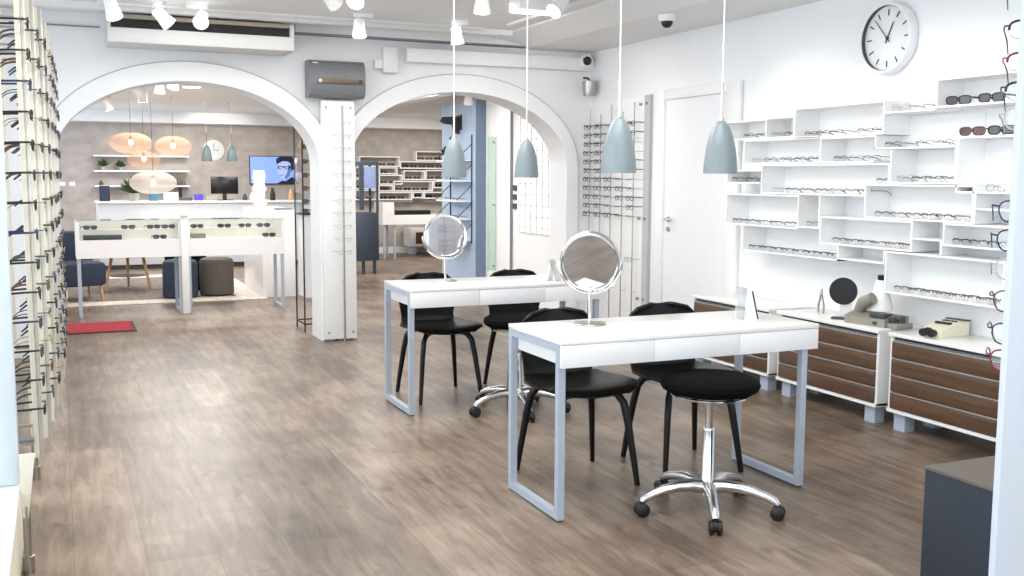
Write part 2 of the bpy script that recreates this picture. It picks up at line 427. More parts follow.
def temple_mb(b, s_, r, cz, hh):
    z = cz+hh*.5
    b.tube([(s_*.067, .010, z), (s_*.069, .05, z-.001), (s_*.068, .095, z-.003), (s_*.066, .118, z-.010), (s_*.064, .142, z-.030)], [r*1.1, r*1.1, r*1.1, r*1.2, r*.9], 5, flat=.6)
def lens_mb(b, s_, hw, hh, cz):
    b.poly([(p[0], p[1]+.0005, p[2]) for p in rim_pts(s_*.034, cz, hw-.0008, hh-.0008)])
STY = {'thin': dict(r=.0014, hw=.026, hh=.018), 'bold': dict(r=.0029, hw=.026, hh=.019), 'rimless': dict(r=.0011, hw=.025, hh=.017),
       'half': dict(r=.0014, hw=.026, hh=.015), 'sun': dict(r=.0028, hw=.030, hh=.0185)}
GP = {}
def glasses_proto(color, sty, parts, lens=None):
    """prototype mesh objects, kept unlinked; the copies are linked"""
    key = (color, sty, parts)
    if key in GP: return GP[key]
    q = STY[sty]; cz = q['hh']+q['r']; lm = M[lens] if lens else (M['sunlens'] if sty == 'sun' else M['lens'])
    fm = FR[color]
    def mk(fill, name, mats):
        b = MB(); fill(b)
        me = bpy.data.meshes.new(name); b.bm.to_mesh(me); b.bm.free()
        for m in mats: me.materials.append(m)
        return me
    fr = lambda b: front_mb(b, q['r'], q['hw'], q['hh'], cz, sty == 'rimless', sty == 'half')
    if parts:
        P = [('frame_front', mk(fr, 'frame_front', [fm]))]
        for s_ in (-1, 1):
            P.append(('temple', mk(lambda b: temple_mb(b, s_, q['r']*1.35, cz, q['hh']), 'temple', [fm])))
            P.append(('lens', mk(lambda b: lens_mb(b, s_, q['hw'], q['hh'], cz), 'lens', [lm])))
    else:
        def allm(b):
            fr(b)
            for s_ in (-1, 1): temple_mb(b, s_, q['r']*1.3, cz, q['hh'])
            b.mi = 1
            for s_ in (-1, 1): lens_mb(b, s_, q['hw'], q['hh'], cz)
        P = mk(allm, 'eyeglasses', [fm, lm])
    GP[key] = P
    return P
def glasses(loc, rz, color, sty, parts, label, group, cat='eyeglasses', name='eyeglasses', lens=None, rx=0, scale=1):
    P = glasses_proto(color, sty, parts, lens)
    if parts:
        t = thing(name, label, cat, loc, rot=(rx, 0, rz), group=group)
        for n, me in P:
            o = bpy.data.objects.new(n, me); COL.link(o); o.parent = t
    else:
        t = bpy.data.objects.new(name, P); COL.link(t); t.location = loc; t.rotation_euler = (rx, 0, rz)
        tag(t, label, cat, group)
    if scale != 1: t.scale = (scale,)*3
    return t

# ------------------------------------------------------------------ WALL SHELF BOXES (right wall)
XF, TH = 4.3, .0105
def shelf_box(key, y1, y0, z0, z1, label, sides='TBLR', name='shelf_box'):
    """y1 far (photo left) end, y0 near end. open front faces -X"""
    g = .0006; b = MB(); y1 -= g; y0 += g; z0 += g; z1 -= g
    xb = XR-.001
    b.box(xb-.006, y0, z0, xb, y1, z1)
    xb -= .006
    if 'B' in sides: b.box(XF, y0, z0, xb, y1, z0+TH)
    if 'T' in sides: b.box(XF, y0, z1-TH, xb, y1, z1)
    zb = z0+(TH if 'B' in sides else 0); zt = z1-(TH if 'T' in sides else 0)
    if 'L' in sides: b.box(XF, y1-TH, zb, xb, y1, zt)
    if 'R' in sides: b.box(XF, y0, zb, xb, y0+TH, zt)
    o = b.build(name, M['shelfw']); tag(o, label, 'wall shelf', 'white display boxes on the right wall')
    return o
SB = {
 'U1': (6.05, 5.59, 1.632, 1.765, 'small white wall box at the far upper left end, beside the door', 'TBLR'),
 'U1b': (5.59, 5.31, 1.632, 1.77, 'short white wall box between the far end box and the tall upper box', 'TBR'),
 'U2': (5.31, 4.53, 1.625, 1.817, 'wide white upper wall box holding six glasses, left of the long top shelf', 'TBLR'),
 'R2': (5.83, 5.05, 1.466, 1.631, 'white wall box directly under the two small boxes by the door', 'TBLR'),
 'R2b': (5.05, 4.60, 1.466, 1.624, 'shadowed white box under the wide upper box, above the long third row box', 'TB'),
 'L3': (6.02, 5.635, 1.336, 1.43, 'low white ledge box just right of the hanging pendant lamp edge', 'TBL'),
 'U3': (5.632, 4.47, 1.27, 1.465, 'longest white wall box in the middle holding eight glasses', 'TBLR'),
 'U5': (6.02, 5.24, 1.05, 1.268, 'deep white box at the left end over the tabletop photo stand', 'TBLR'),
 'U5b': (5.24, 5.04, 1.062, 1.268, 'narrow white box holding one pair between two wider boxes', 'BR'),
 'U4': (4.66, 3.875, 1.145, 1.345, 'wide white box in the centre right holding six thin glasses', 'TBLR'),
 'U6': (5.036, 4.28, .972, 1.144, 'white box with six glasses just above the instruments, left of a tiny box', 'TBLR'),
 'U7': (5.82, 4.86, .877, 1.049, 'lowest left white box with a long row of eight glasses', 'BLR'),
 'U7b': (4.86, 4.48, .888, .971, 'shallow empty white box above the black disc and grey instrument', 'BR'),
 'U8': (4.475, 3.66, .727, .968, 'lowest right white box with eight glasses above the cream instrument', 'TBLR'),
 'U9': (4.279, 4.07, 1.042, 1.144, 'tiny empty white box beneath the wide centre right box', 'B'),
 'U9b': (4.279, 4.07, .972, 1.041, 'tiny empty white slot stacked under the other tiny box', 'R'),
 'U10': (4.068, 3.3, 1.02, 1.144, 'white box at right with four dark glasses, above the lowest right box', 'TBL'),
 'U14': (4.469, 4.0, 1.347, 1.537, 'square white box with four glasses above the wide centre right box', 'BLR'),
 'U13': (4.598, 4.0, 1.54, 1.73, 'white box with four glasses under the shallow open ledge', 'BL'),
 'U16': (3.999, 3.3, 1.585, 1.748, 'upper right white box holding burgundy tinted sunglasses', 'B'),
 'U17': (3.999, 3.3, 1.302, 1.584, 'tall white box at right edge under the sunglasses boxes', 'BL'),
 'S1': (3.873, 3.3, 1.217, 1.30, 'slim empty white shelf slot near the right foreground panel', 'BL'),
 'S2': (3.873, 3.3, 1.1455, 1.216, 'slimmest empty white slot under the other slim slot at right', 'L'),
 'U11': (4.16, 3.3, 1.75, 1.905, 'topmost white box at right holding black sunglasses', 'TBL'),
 'U12': (4.53, 4.16, 1.74, 1.815, 'shallow open white ledge beside the topmost box', 'B'),
}
def shelf_poly(label, pts, sides):
    """orthogonal outline pts (Y, z); sides: indices of edges that get a board"""
    b = MB(); xb = XR-.007; n = len(pts)
    b.prism([(XR-.0065, y, z) for y, z in pts], (.0055, 0, 0))
    cy_ = sum(p[0] for p in pts)/n; cz_ = sum(p[1] for p in pts)/n
    for k in sides:
        (ya, za), (yb, zb) = pts[k], pts[(k+1) % n]
        if abs(za-zb) < 1e-6:
            u = TH if za < cz_ else -TH
            b.box(XF, min(ya, yb), min(za, za+u), xb, max(ya, yb), max(za, za+u))
        else:
            u = TH if ya < cy_ else -TH
            b.box(XF, min(ya, ya+u), min(za, zb), xb, max(ya, ya+u), max(za, zb))
    tag(b.build('shelf_box', M['shelfw']), label, 'wall shelf', 'white display boxes on the right wall')
shelf_poly(SB['U7'][4], [(5.819, .878), (4.861, .878), (4.861, .971), (5.037, .971), (5.037, 1.048), (5.819, 1.048)], (0, 1, 5))
shelf_poly(SB['U13'][4], [(4.597, 1.541), (4.001, 1.541), (4.001, 1.729), (4.529, 1.729), (4.529, 1.623), (4.597, 1.623)], (0, 5))
for k, v in SB.items():
    if k in ('U7', 'U13'): continue
    if k != 'U3': shelf_box(k, *v)
b = MB(); xb = XR-.007; yl, yr, zb, zt = 5.632, 4.471, 1.2706, 1.4644
b.box(xb, 4.662, zb, XR-.001, yl, zt); b.box(xb, yr, 1.3456, XR-.001, 4.662, zt)
b.box(XF, 4.662, zb, xb, yl, zb+TH); b.box(XF, yr, zt-TH, xb, yl, zt)
b.box(XF, yl-TH, zb+TH, xb, yl, zt-TH); b.box(XF, yr, 1.3456, xb, yr+TH, zt-TH)
tag(b.build('shelf_box', M['shelfw']), SB['U3'][4], 'wall shelf', 'white display boxes on the right wall')
SG = dict(U1=[5.83, 5.69], U1b=[5.52, 5.39], U2=[5.2, 5.08, 4.96, 4.84, 4.72, 4.61], L3=[5.94, 5.78], R2=[5.74, 5.59, 5.43, 5.29, 5.15], R2b=[4.92, 4.79, 4.66],
 U3=[5.5, 5.36, 5.22, 5.08, 4.94, 4.81, 4.7, 4.56], U5=[5.93, 5.79, 5.65, 5.51, 5.37], U5b=[5.14], U6=[4.9, 4.79, 4.68, 4.57, 4.46, 4.35],
 U7=[5.73, 5.61, 5.5, 5.39, 5.28, 5.17, 5.06, 4.95], U4=[4.55, 4.44, 4.32, 4.21, 4.1, 3.97], U10=[3.98, 3.86, 3.74, 3.62],
 U8=[4.38, 4.28, 4.18, 4.09, 4.0, 3.9, 3.8, 3.72], U12=[4.44, 4.33, 4.22], U13=[4.5, 4.38, 4.26, 4.12], U14=[4.38, 4.28, 4.18, 4.08], U17=[3.78])
RN = dict(U1='small box beside the door', U1b='short box next to the end box', U2='wide upper box', L3='low ledge beside the pendant', R2='box under the two small boxes',
 R2b='shadowed box above the long middle box', U3='longest middle box', U5='deep box at the left end', U5b='narrow single box', U6='box above the instruments', U7='lowest left box',
 U4='wide centre right box', U10='right box over the lowest right box', U8='lowest right box', U12='shallow open ledge', U13='box under the open ledge', U14='square box at centre right', U17='tall box at the right edge')
pal = [('gunmetal', 'half'), ('black', 'half'), ('brown', 'half'), ('silver', 'half'), ('navy', 'half'), ('gunmetal', 'half'), ('brown', 'half'), ('silver', 'rimless')]
pal2 = {'U12': [('pale', 'thin'), ('silver', 'rimless')], 'U13': [('brown', 'half'), ('pale', 'half'), ('brown', 'half')], 'U10': [('black', 'half'), ('gunmetal', 'half')],
        'U8': [('brown', 'half'), ('tortoise', 'half'), ('gunmetal', 'half')], 'U7': [('navy', 'half'), ('gunmetal', 'half'), ('navy', 'half')], 'U17': [('silver', 'thin')],
        'U1': [('black', 'half')], 'R2': [('pale', 'half'), ('navy', 'half'), ('gunmetal', 'half'), ('navy', 'half'), ('navy', 'half')], 'L3': [('black', 'half')]}
for k, ys in SG.items():
    z = SB[k][2]+TH+.0008
    for i, y in enumerate(ys):
        if k == 'U3' and i == 7: z = 1.3462
        cl, st = ('gunmetal', 'half') if k == 'U3' and i == 7 else (pal2[k][i % len(pal2[k])] if k in pal2 else pal[(i*3+len(k)*2+ord(k[1])) % len(pal)])
        where = ('in the ' if len(ys) == 1 else ORD[i]+' from left in the ')+RN[k]
        if k == 'U12' or k == 'L3': where = where.replace(' in the ', ' on the ')
        glasses((4.335+random.uniform(0, .012), y, z), -PI/2+random.uniform(-.12, .12), cl, st, False, '%s eyeglasses, %s' % (CNAME[cl], where), 'eyeglasses on the white wall boxes')
for (y, zk, cl, ln, lb) in ((4.03, 'U11', 'black', 'sunlens', 'grey lensed black sunglasses, left pair in the topmost right box'), (3.82, 'U11', 'black', 'sunlens', 'grey lensed black sunglasses, right pair in the topmost right box'),
                            (3.93, 'U16', 'brown', 'sunlens2', 'brown sunglasses with plum lenses in the box under the topmost one'), (3.75, 'U16', 'black', 'sunlens', 'dark sunglasses right of the plum lensed pair, by the foreground panel')):
    glasses((4.325, y, SB[zk][2]+TH+.0008), -PI/2+.12, cl, 'sun', True, lb, 'sunglasses on the white wall boxes', 'sunglasses', 'sunglasses', ln, scale=1.15)

# ------------------------------------------------------------------ DRAWER CABINETS
def cabinet(y0, y1, label):
    t = thing('drawer_cabinet', label, 'cabinet', (4.14, y0, 0), group='low drawer cabinets along the right wall')
    L = y1-y0; D = XR-4.14-.002
    b = MB(); b.box(.012, 0, .105, D, .018, .52); b.box(.012, L-.018, .105, D, L, .52); b.box(0, 0, .10, D, L, .118); b.box(D-.012, .018, .118, D, L-.018, .52)
    b.box(.05, .018, .118, .06, L-.018, .5)
    b.build('carcass', M['white'], t)
    B(-.006, -.004, .52, D, L+.004, .54, bev=.002).build('top_panel', M['desk'], t)
    hh = (.500-.122)/4
    for i in range(4):
        z = .122+i*hh
        dr = B(.002, .02, z, .022, L-.02, z+hh-.010, bev=.001).build('drawer', M['walnut'], t)
        B(.0, .02, z+hh-.0095, .02, L-.02, z+hh-.004).build('pull_rail', M['silverline'], dr)
    B(.024, .02, .502, .05, L-.02, .519).build('shadow_gap', M['ink'], t)
    for yy in (.03, L-.11):
        for xx in (.03, D-.11):
            B(xx, yy, 0, xx+.07, yy+.08, .10).build('foot', M['foot'], t)
    return t
cabinet(3.37, 4.25, 'white cabinet with four walnut drawers, nearest the right foreground panel')
cabinet(4.335, 5.21, 'white walnut-drawer cabinet carrying the grey instrument, middle of three')
cabinet(5.295, 6.17, 'white walnut-drawer cabinet farthest back, partly behind the front desk')

# ------------------------------------------------------------------ DESKS
def desk(x0, x1, y0, y1, label):
    t = thing('consultation_desk', label, 'desk', (x0, y0, 0), group='white consultation desks')
    W, D = x1-x0, y1-y0
    B(0, 0, .72, W, D, .74, bev=.002).build('tabletop', M['desk'], t)
    for i in range(3):
        B(.005+i*W/3, .002, .628, (i+1)*W/3-(.0 if i == 2 else -.003), .02, .7185, bev=.001).build('drawer_front', M['drawerw'], t)
    b = MB(); b.box(.033, .02, .63, .045, D-.033, .7195); b.box(W-.045, .02, .63, W-.033, D-.02, .7195); b.box(.045, D-.03, .63, W-.045, D-.02, .7195); b.box(.045, .02, .63, W-.045, D-.03, .642)
    b.build('drawer_case', M['white'], t)
    for xa in (.002, W-.07):
        b = MB(); e = .03
        b.box(xa, .021, .006, xa+e, .021+e, .7195); b.box(xa, D-e, .006, xa+e, D, .7195)
        b.box(xa, .021+e, .006, xa+e, D-e, .006+e); b.box(xa, .021+e, .69, xa+e, D-e, .7195)
        f = b.build('leg_frame', M['steel'], t)
        g = MB()
        for yy in (.03, D-.02): g.box(xa+.006, yy-.006, 0, xa+e-.006, yy+.012, .006)
        g.build('glide', M['blackpl'], f)
    return t
desk(1.775, 3.045, 3.545, 4.06, 'white three-drawer desk with steel loop legs, nearer of the two, big round mirror on it')
desk(1.80, 3.07, 5.51, 6.02, 'white three-drawer desk with steel loop legs, farther back toward the arches')

# ------------------------------------------------------------------ CHAIRS
def make_chair():
    t = thing('dining_chair', 'x', 'chair', group='black wooden chairs behind the desks')
    # local: faces -Y
    seatp = [(-.235, .418, .15), (-.225, .432, .185), (-.19, .443, .222), (-.12, .446, .24), (-.03, .443, .243), (.06, .440, .232), (.12, .442, .205), (.155, .449, .185)]
    backp = [(.155, .449, .185), (.18, .466, .178), (.197, .50, .176), (.204, .54, .184), (.209, .595, .193), (.215, .65, .196), (.222, .697, .188), (.227, .724, .17), (.230, .745, .138), (.232, .756, .085)]
    def rows(prof, back):
        out = []
        for (y, z, hw) in prof:
            r = []
            for j in range(13):
                u = -1+2*j/12
                if back: r.append((u*hw, y-.035*u*u*min(1, (z-.45)/.1), z-(.01*u*u if z > .70 else 0)))
                else: r.append((u*hw, y+(.02*u*u if y < -.2 else 0), z+.010*u*u-(.004 if abs(u) > .99 else 0)))
            out.append(r)
        return out
    MB().grid(rows(seatp, False), .013).build('seat', M['black'], t)
    MB().grid(rows(backp, True), -.012).build('backrest', M['black'], t)
    for sx in (-1, 1):
        for sy in (-1, 1):
            P = [(sx*.045, sy*.06, .418), (sx*.10, sy*.105, .418), (sx*.135, sy*.135, .408), (sx*.158, sy*.155, .37), (sx*.172, sy*.172, .28), (sx*.192, sy*.20, .10), (sx*.202, sy*.213, .0)]
            P = [(a, b-.01, c) for a, b, c in P]
            MB().tube(P, [.014, .017, .019, .019, .018, .015, .013], 10, flat=.85).build('leg', M['black'], t)
    return t
ch = make_chair(); ch.location = (2.13, 4.10, 0); ch['label'] = 'black wooden chair behind the nearer desk, left, under the round mirror'
for (x, y, rz, lb) in ((2.70, 4.10, -.06, 'black wooden chair behind the nearer desk, right, beside the black stool'),
                       (2.15, 6.02, .03, 'black wooden chair at the left of the farther desk, below the small mirror'),
                       (2.75, 6.02, -.03, 'black wooden chair at the right of the farther desk, partly hidden')):
    dup(ch, (x, y, 0), (0, 0, rz), lb)

# ------------------------------------------------------------------ STOOLS
def make_stool():
    t = thing('swivel_stool', 'black round swivel stool on chrome star base in front of the nearer desk', 'stool', group='swivel stools in front of the desks')
    MB().lathe([(.0, .500), (.13, .500), (.175, .506), (.196, .52), (.204, .536), (.198, .553), (.172, .568), (.1, .577), (0, .579)], n=36, capped=False).build('seat', M['blackfab'], t)
    MB().tube([(.155*math.cos(2*PI*k/28), .155*math.sin(2*PI*k/28), .493) for k in range(28)], .006, 6, closed=True).build('seat_ring', M['chrome'], t)
    b = MB(); b.lathe([(.045, .4995), (.045, .49), (.02, .475), (.016, .465), (.016, .34)]); b.lathe([(.0245, .35), (.0255, .345), (.0265, .13), (.034, .12), (.034, .075), (.02, .07)]); b.build('gas_column', M['chrome'], t)
    for k in range(5):
        a = 2*PI*k/5; ca, sa = math.cos(a), math.sin(a)
        P = [(r*ca, r*sa, z) for r, z in ((.022, .105), (.07, .115), (.13, .114), (.19, .104), (.24, .09), (.275, .074), (.288, .06))]
        MB().tube(P, [.030, .028, .024, .021, .019, .018, .014], 10, flat=1.0).build('base_arm', M['alu'], t)
        c = MB(); x, y = .288*ca, .288*sa
        px, py = -sa, ca
        c.cyl((x, y, .06), (x, y, .035), .008)
        for s_ in (-1, 1):
            c.tube([(x+px*s_*.008, y+py*s_*.008, .0285), (x+px*s_*.012, y+py*s_*.012, .0285), (x+px*s_*.022, y+py*s_*.022, .0285), (x+px*s_*.026, y+py*s_*.026, .0285)], [.025, .0285, .0285, .023], 18)
        c.tube([(x-px*.01, y-py*.01, .033), (x+px*.01, y+py*.01, .033)], .022, 14)
        c.build('caster', M['blackpl'], t)
    return t
st = make_stool(); st.location = (2.415, 3.455, 0); st.rotation_euler = (0, 0, math.radians(-118))
dup(st, (2.43, 5.42, 0), (0, 0, math.radians(-100)), 'black round swivel stool on chrome star base in front of the farther desk')

# ------------------------------------------------------------------ TABLE MIRRORS
def table_mirror(x, y, tilt, rz, label):
    t = thing('table_mirror', label, 'mirror', (x, y, .74), rz, 'round chrome table mirrors')
    MB().lathe([(0, 0), (.072, 0), (.073, .004), (.07, .007), (.012, .011), (0, .011)]).build('base', M['brushed'], t)
    b = MB(); b.cyl((0, 0, .01), (0, 0, .15), .0065, .0065, 14); b.lathe([(.012, .145), (.014, .152), (.008, .16)]);
    b.build('stem', M['chrome'], t)
    R_ = .137
    b = MB(); b.tube([(R_*math.sin(a), .0, .275-R_*math.cos(a)) for a in [(-PI/2+PI*k/24) for k in range(25)]], .006, 8)
    b.build('yoke', M['chrome'], t)
    fr = MB(); fr.lathe([(.116, -.012), (.121, -.019), (.128, -.018), (.132, -.008), (.132, .010), (.124, .014), (.0, .014)], axis='Y', n=56, capped=False)
    f = fr.build('mirror_frame', M['chrome'], t, (0, 0, .275), (tilt, 0, 0))
    MB().lathe([(0, -.012), (.119, -.012), (.119, -.004)], axis='Y', n=56, capped=False).build('mirror_glass', M['mirror'], f)
    return t
table_mirror(2.09, 3.90, math.radians(9), math.radians(-33), 'large round chrome mirror on the nearer desk, showing the brown floor')
table_mirror(2.14, 5.86, math.radians(-3), math.radians(-14), 'round chrome mirror on the farther desk, reflecting the white room')

# stands on the desks
def acrylic_stand(x, y, z, rz, label, s=1.0):
    t = thing('photo_stand', label, 'photo stand', (x, y, z), rz)
    b = MB(); b.prism([(-.035*s, -.045*s, 0), (.0, -.005*s, .14*s), (.006*s, -.005*s, .14*s), (-.029*s, -.045*s, 0)], (0, .09*s, 0)); b.build('acrylic_panel', M['acryl'], t)
    b = MB(); b.prism([(.035*s, -.045*s, 0), (.004*s, -.045*s, .13*s), (.010*s, -.045*s, .13*s), (.041*s, -.045*s, 0)], (0, .09*s, 0)); b.build('picture_panel', M['white'], t)
    b = MB(); b.tube([(.041*s, -.047*s, .003), (.010*s, -.047*s, .13*s)], .0035*s, 6); b.build('dark_edge', M['ink'], t)
    return t
acrylic_stand(2.835, 3.80, .74, -.15, 'small tented acrylic photo stand with dark edge on the nearer desk', 1.0)
acrylic_stand(2.77, 5.63, .74, 2.3, 'tiny clear photo stand on the farther desk behind the big mirror', .95)

# ------------------------------------------------------------------ PENDANT LAMPS
def make_pendant(mshade, zc, rs=1.0, brass=True):
    """origin at bottom rim centre; zc = height of the ceiling above origin"""
    t = thing('pendant_lamp', 'x', 'lamp')
    s = rs
    out = [(.087, 0), (.0865, .02), (.083, .06), (.075, .11), (.062, .16), (.045, .20), (.028, .222), (.014, .23)]
    b = MB(); b.lathe([(r*s*.86, z*s) for r, z in out]+[(.0, .231*s)], n=40, capped=False); b.build('lamp_shade', mshade, t)
    b = MB(); b.lathe([((r*.86-.002)*s, (z+.0005)*s) for r, z in out[:-1]]+[(.0, .221*s)], n=40, capped=False); b.build('shade_lining', M['pendin'], t)
    b = MB(); b.lathe([(.011*s, .231*s), (.011*s, .242*s), (.0055*s, .25*s), (.0055*s, .395*s), (.002, .40*s)]); b.build('stem', M['brass'] if brass else mshade, t)
    b = MB(); b.cyl((0, 0, .398*s), (0, 0, zc), .003, .003, 6); b.build('cord', M['cord'], t)
    b = MB(); b.lathe([(.0, .10*s), (.02*s, .105*s), (.028*s, .125*s), (.02*s, .15*s), (.012*s, .20*s)], capped=False); b.build('bulb', M['bulbsoft'], t)
    b = MB(); b.lathe([(.0, zc-.03), (.03, zc-.026), (.036, zc)], capped=False); b.build('ceiling_cup', M['cord'], t)
    return t
pn = make_pendant(M['pend'], 2.58-1.395); pn.location = (2.165, 3.8, 1.395)
tag(pn, 'blue-grey bell pendant lamp over the nearer desk, above the big round mirror', 'lamp', 'blue-grey pendants over the desks')
dup(pn, (2.68, 3.8, 1.395), None, 'blue-grey bell pendant lamp in front of the white door, right end of row')
p2 = make_pendant(M['pend'], 2.58-1.37); p2.location = (2.165, 5.77, 1.37)
tag(p2, 'blue-grey bell pendant lamp above the small round mirror on the farther desk', 'lamp', 'blue-grey pendants over the desks')
dup(p2, (2.64, 5.77, 1.37), None, 'blue-grey bell pendant lamp inside the right arch, over the farther desk')

# ------------------------------------------------------------------ WALL CLOCK
t = thing('wall_clock', 'round white wall clock with black hands above the wall boxes', 'clock', (XR-.001, 4.70, 2.19))
b = MB(); b.lathe([(.20, 0), (.205, -.01), (.205, -.06), (.2, -.066), (.188, -.066), (.186, -.06), (.186, -.036)], axis='X', n=64, capped=False); b.build('case', M['clockr'], t)
b = MB(); b.lathe([(.1855, -.062), (.1855, -.036)], axis='X', n=64, capped=False); b.build('inner_rim', M['clockin'], t)  # dark sleeve: shade inside the white rim, put into the colour
b = MB(); b.lathe([(.187, -.034), (0, -.036)], axis='X', n=64, capped=False); b.build('dial', M['clockf'], t)
b = MB()
for k in range(12):
    a = 2*PI*k/12; sy, cz = -math.sin(a), math.cos(a)
    n = Vector((0, sy, cz)); p_ = Vector((0, cz, -sy))
    q = [n*.13+p_*.0034, n*.166+p_*.0034, n*.166-p_*.0034, n*.13-p_*.0034]
    b.prism([(-.0385, v.y, v.z) for v in q], (.002, 0, 0))
b.build('hour_marks', M['ink'], t)
def hand(ang, ln, w, x, nm):
    a = math.radians(ang); n = Vector((0, -math.sin(a), math.cos(a))); p_ = Vector((0, math.cos(a), math.sin(a)))
    b = MB(); q = [n*-.03+p_*w, n*ln+p_*w*.6, n*ln-p_*w*.6, n*-.03-p_*w]
    b.prism([(x, v.y, v.z) for v in q], (.002, 0, 0)); b.build(nm, M['ink'], t)
hand(26, .10, .0045, -.042, 'hour_hand'); hand(318, .15, .0032, -.046, 'minute_hand')
MB().lathe([(.009, -.047), (.009, -.036)], axis='X').build('centre_cap', M['ink'], t)

# ------------------------------------------------------------------ INSTRUMENTS ON THE CABINETS
ZC = .5403
t = thing('frame_warmer', 'grey desktop frame heater with white cone nozzle and black cap on the middle cabinet', 'instrument', (4.30, 4.53, ZC), math.radians(8))
b = MB(); b.prism([(-.11, -.15, 0), (.10, -.15, 0), (.10, -.15, .055), (-.02, -.15, .07), (-.11, -.15, .045)], (0, .28, 0)); b.build('base', M['greybase'], t)
b = MB(); b.tube([(-.02, .10, .06), (-.05, .05, .12), (-.055, -.02, .155)], [.035, .036, .032], 14); b.build('blower_arm', M['greybase'], t)
b = MB(); b.lathe([(.055, .07), (.07, .075), (.068, .10), (.052, .16), (.035, .23), (.03, .25), (0, .252)], (.04, 0, 0), n=24, capped=False); b.build('nozzle_cone', M['shelfw'], t)
b = MB(); b.lathe([(.018, .25), (.022, .256), (.022, .28), (0, .282)], (.04, 0, 0), n=16, capped=False); b.build('cap', M['blackpl'], t)
b = MB(); b.box(-.105, -.14, .051, -.02, -.04, .075, bev=.004); b.box(-.1125, -.10, .012, -.11, -.07, .03); b.build('control_panel', M['greydk'], t)
t = thing('bead_tray', 'dark small bead pan with knobs right of the grey frame heater', 'instrument', (4.29, 4.335, ZC))
b = MB(); b.box(-.06, -.045, 0, .06, .045, .03, bev=.006); b.build('tray', M['greybase'], t)
b = MB()
for i in range(3): b.lathe([(.018, .03), (.02, .055), (.012, .062), (0, .062)], (-.035+.035*i, .012*(-1)**i, 0), n=12, capped=False)
b.build('knobs', M['greydk'], t)
t = thing('round_shade', 'black round disc screen on a white stand left of the frame heater', 'instrument', (4.27, 4.77, ZC), math.radians(-48))
b = MB(); b.lathe([(.0, -.006), (.078, -.006), (.082, 0), (.078, .006), (0, .006)], (0, 0, .165), axis='Y', n=36, capped=False); b.build('disc', M['blackpl'], t)
b = MB(); b.prism([(-.03, .008, 0), (.045, .008, 0), (.045, .008, .11), (-.012, .008, .115)], (0, .05, 0)); b.build('stand', M['white'], t)
b = MB(); b.box(-.06, -.06, 0, .05, .0, .012, bev=.003); b.build('foot_plate', M['greydk'], t)
t = thing('optician_pliers', 'small silver pliers standing upright by the far end of the middle cabinet', 'tool', (4.33, 5.03, ZC))
b = MB()
for s_ in (-1, 1): b.tube([(0, s_*.022, 0), (0, s_*.026, .04), (0, s_*.012, .085), (0, s_*.004, .11), (0, s_*.003, .15)], [.006, .007, .006, .007, .003], 8)
b.build('handles', M['brushed'], t)
MB().lathe([(.009, -.007), (.009, .007)], (0, 0, .105), axis='X', n=14).build('rivet', M['chrome'], t)
t = thing('lens_meter', 'cream handheld lens meter with black knobs on the nearest cabinet', 'instrument', (4.32, 4.04, ZC), math.radians(-80))
t.scale = (1.25,)*3
b = MB(); b.prism([(-.05, -.10, .0), (-.05, .10, .0), (-.05, .10, .055), (-.05, .02, .06), (-.05, -.10, .03)], (.10, 0, 0))
b.build('housing', M['creamdev'], t)
b = MB(); b.box(-.035, -.02, .052, .035, .0, .06); b.box(-.03, .025, .058, -.005, .045, .064); b.box(.008, .025, .058, .03, .045, .064); b.build('buttons', M['blackpl'], t)
b = MB()
for x, z in ((-.02, .016), (.02, .016), (0, .022)): b.lathe([(.016, -.130), (.018, -.118), (.013, -.1)], (x, 0, z+.006), axis='Y', n=14)
b.build('knob', M['blackpl'], t)
B(-.055, .085, .0605, .055, .105, .066).build('rear_bar', M['greydk'], t)

# ------------------------------------------------------------------ CORNER RACK on the right wall (past the door)
t = thing('eyewear_board', 'white wall board behind the hanging eyewear rods in the far right corner', 'display board', (XR-.001, 7.44, 0))
B(-.018, 0, .06, 0, .92, 2.04, bev=.002).build('board', M['white'], t)
b = MB(); b.box(-.03, -.10, .06, -.0, -.012, 2.05); b.build('edge_post', mat('edge_grey', (186, 189, 194), .4, noise=.02), t)
b = MB()
for z in (.35, 1.03, 1.98):
    for y in (-.05, .05): b.lathe([(.012, -.04), (.012, -.018)], (0, y, z), axis='X', n=12)
b.build('standoff', M['brushed'], t)
rodY = [8.30, 8.10, 7.91, 7.71, 7.52]
for i, y in enumerate(rodY):
    t = thing('display_rod', '%s slim silver eyewear rod from the corner on the white board' % ORD[i], 'display rod', (4.43, y, 0), group='rods on the corner board')
    MB().cyl((0, 0, 0), (0, 0, 1.93 if i % 2 else 2.0), .006, None, 8).build('rod', M['brushed'], t)
    for z in (.4, 1.7): MB().cyl((0, 0, z), (.049, 0, z), .004, None, 6).build('bracket', M['chrome'], t)
cr = [('black', 'bold'), ('navy', 'bold'), ('gunmetal', 'half'), ('black', 'half')]
for i, y in enumerate(rodY):
    for j in range(11):
        cl, st_ = cr[(i+j) % 2] if i < 2 else cr[(i*3+j) % 4]
        glasses((4.40, y, 1.80-j*.078), -PI/2+random.uniform(-.05, .05), cl, st_, False, '%s eyeglasses, %s from top on the %s corner rod' % (CNAME[cl], ORD[j], ORD[i]), 'eyeglasses on the corner board')
glasses((4.40, 7.54, .66), -PI/2, 'gunmetal', 'thin', False, 'lone gunmetal eyeglasses hanging low on the fifth corner rod', 'eyeglasses on the corner board')

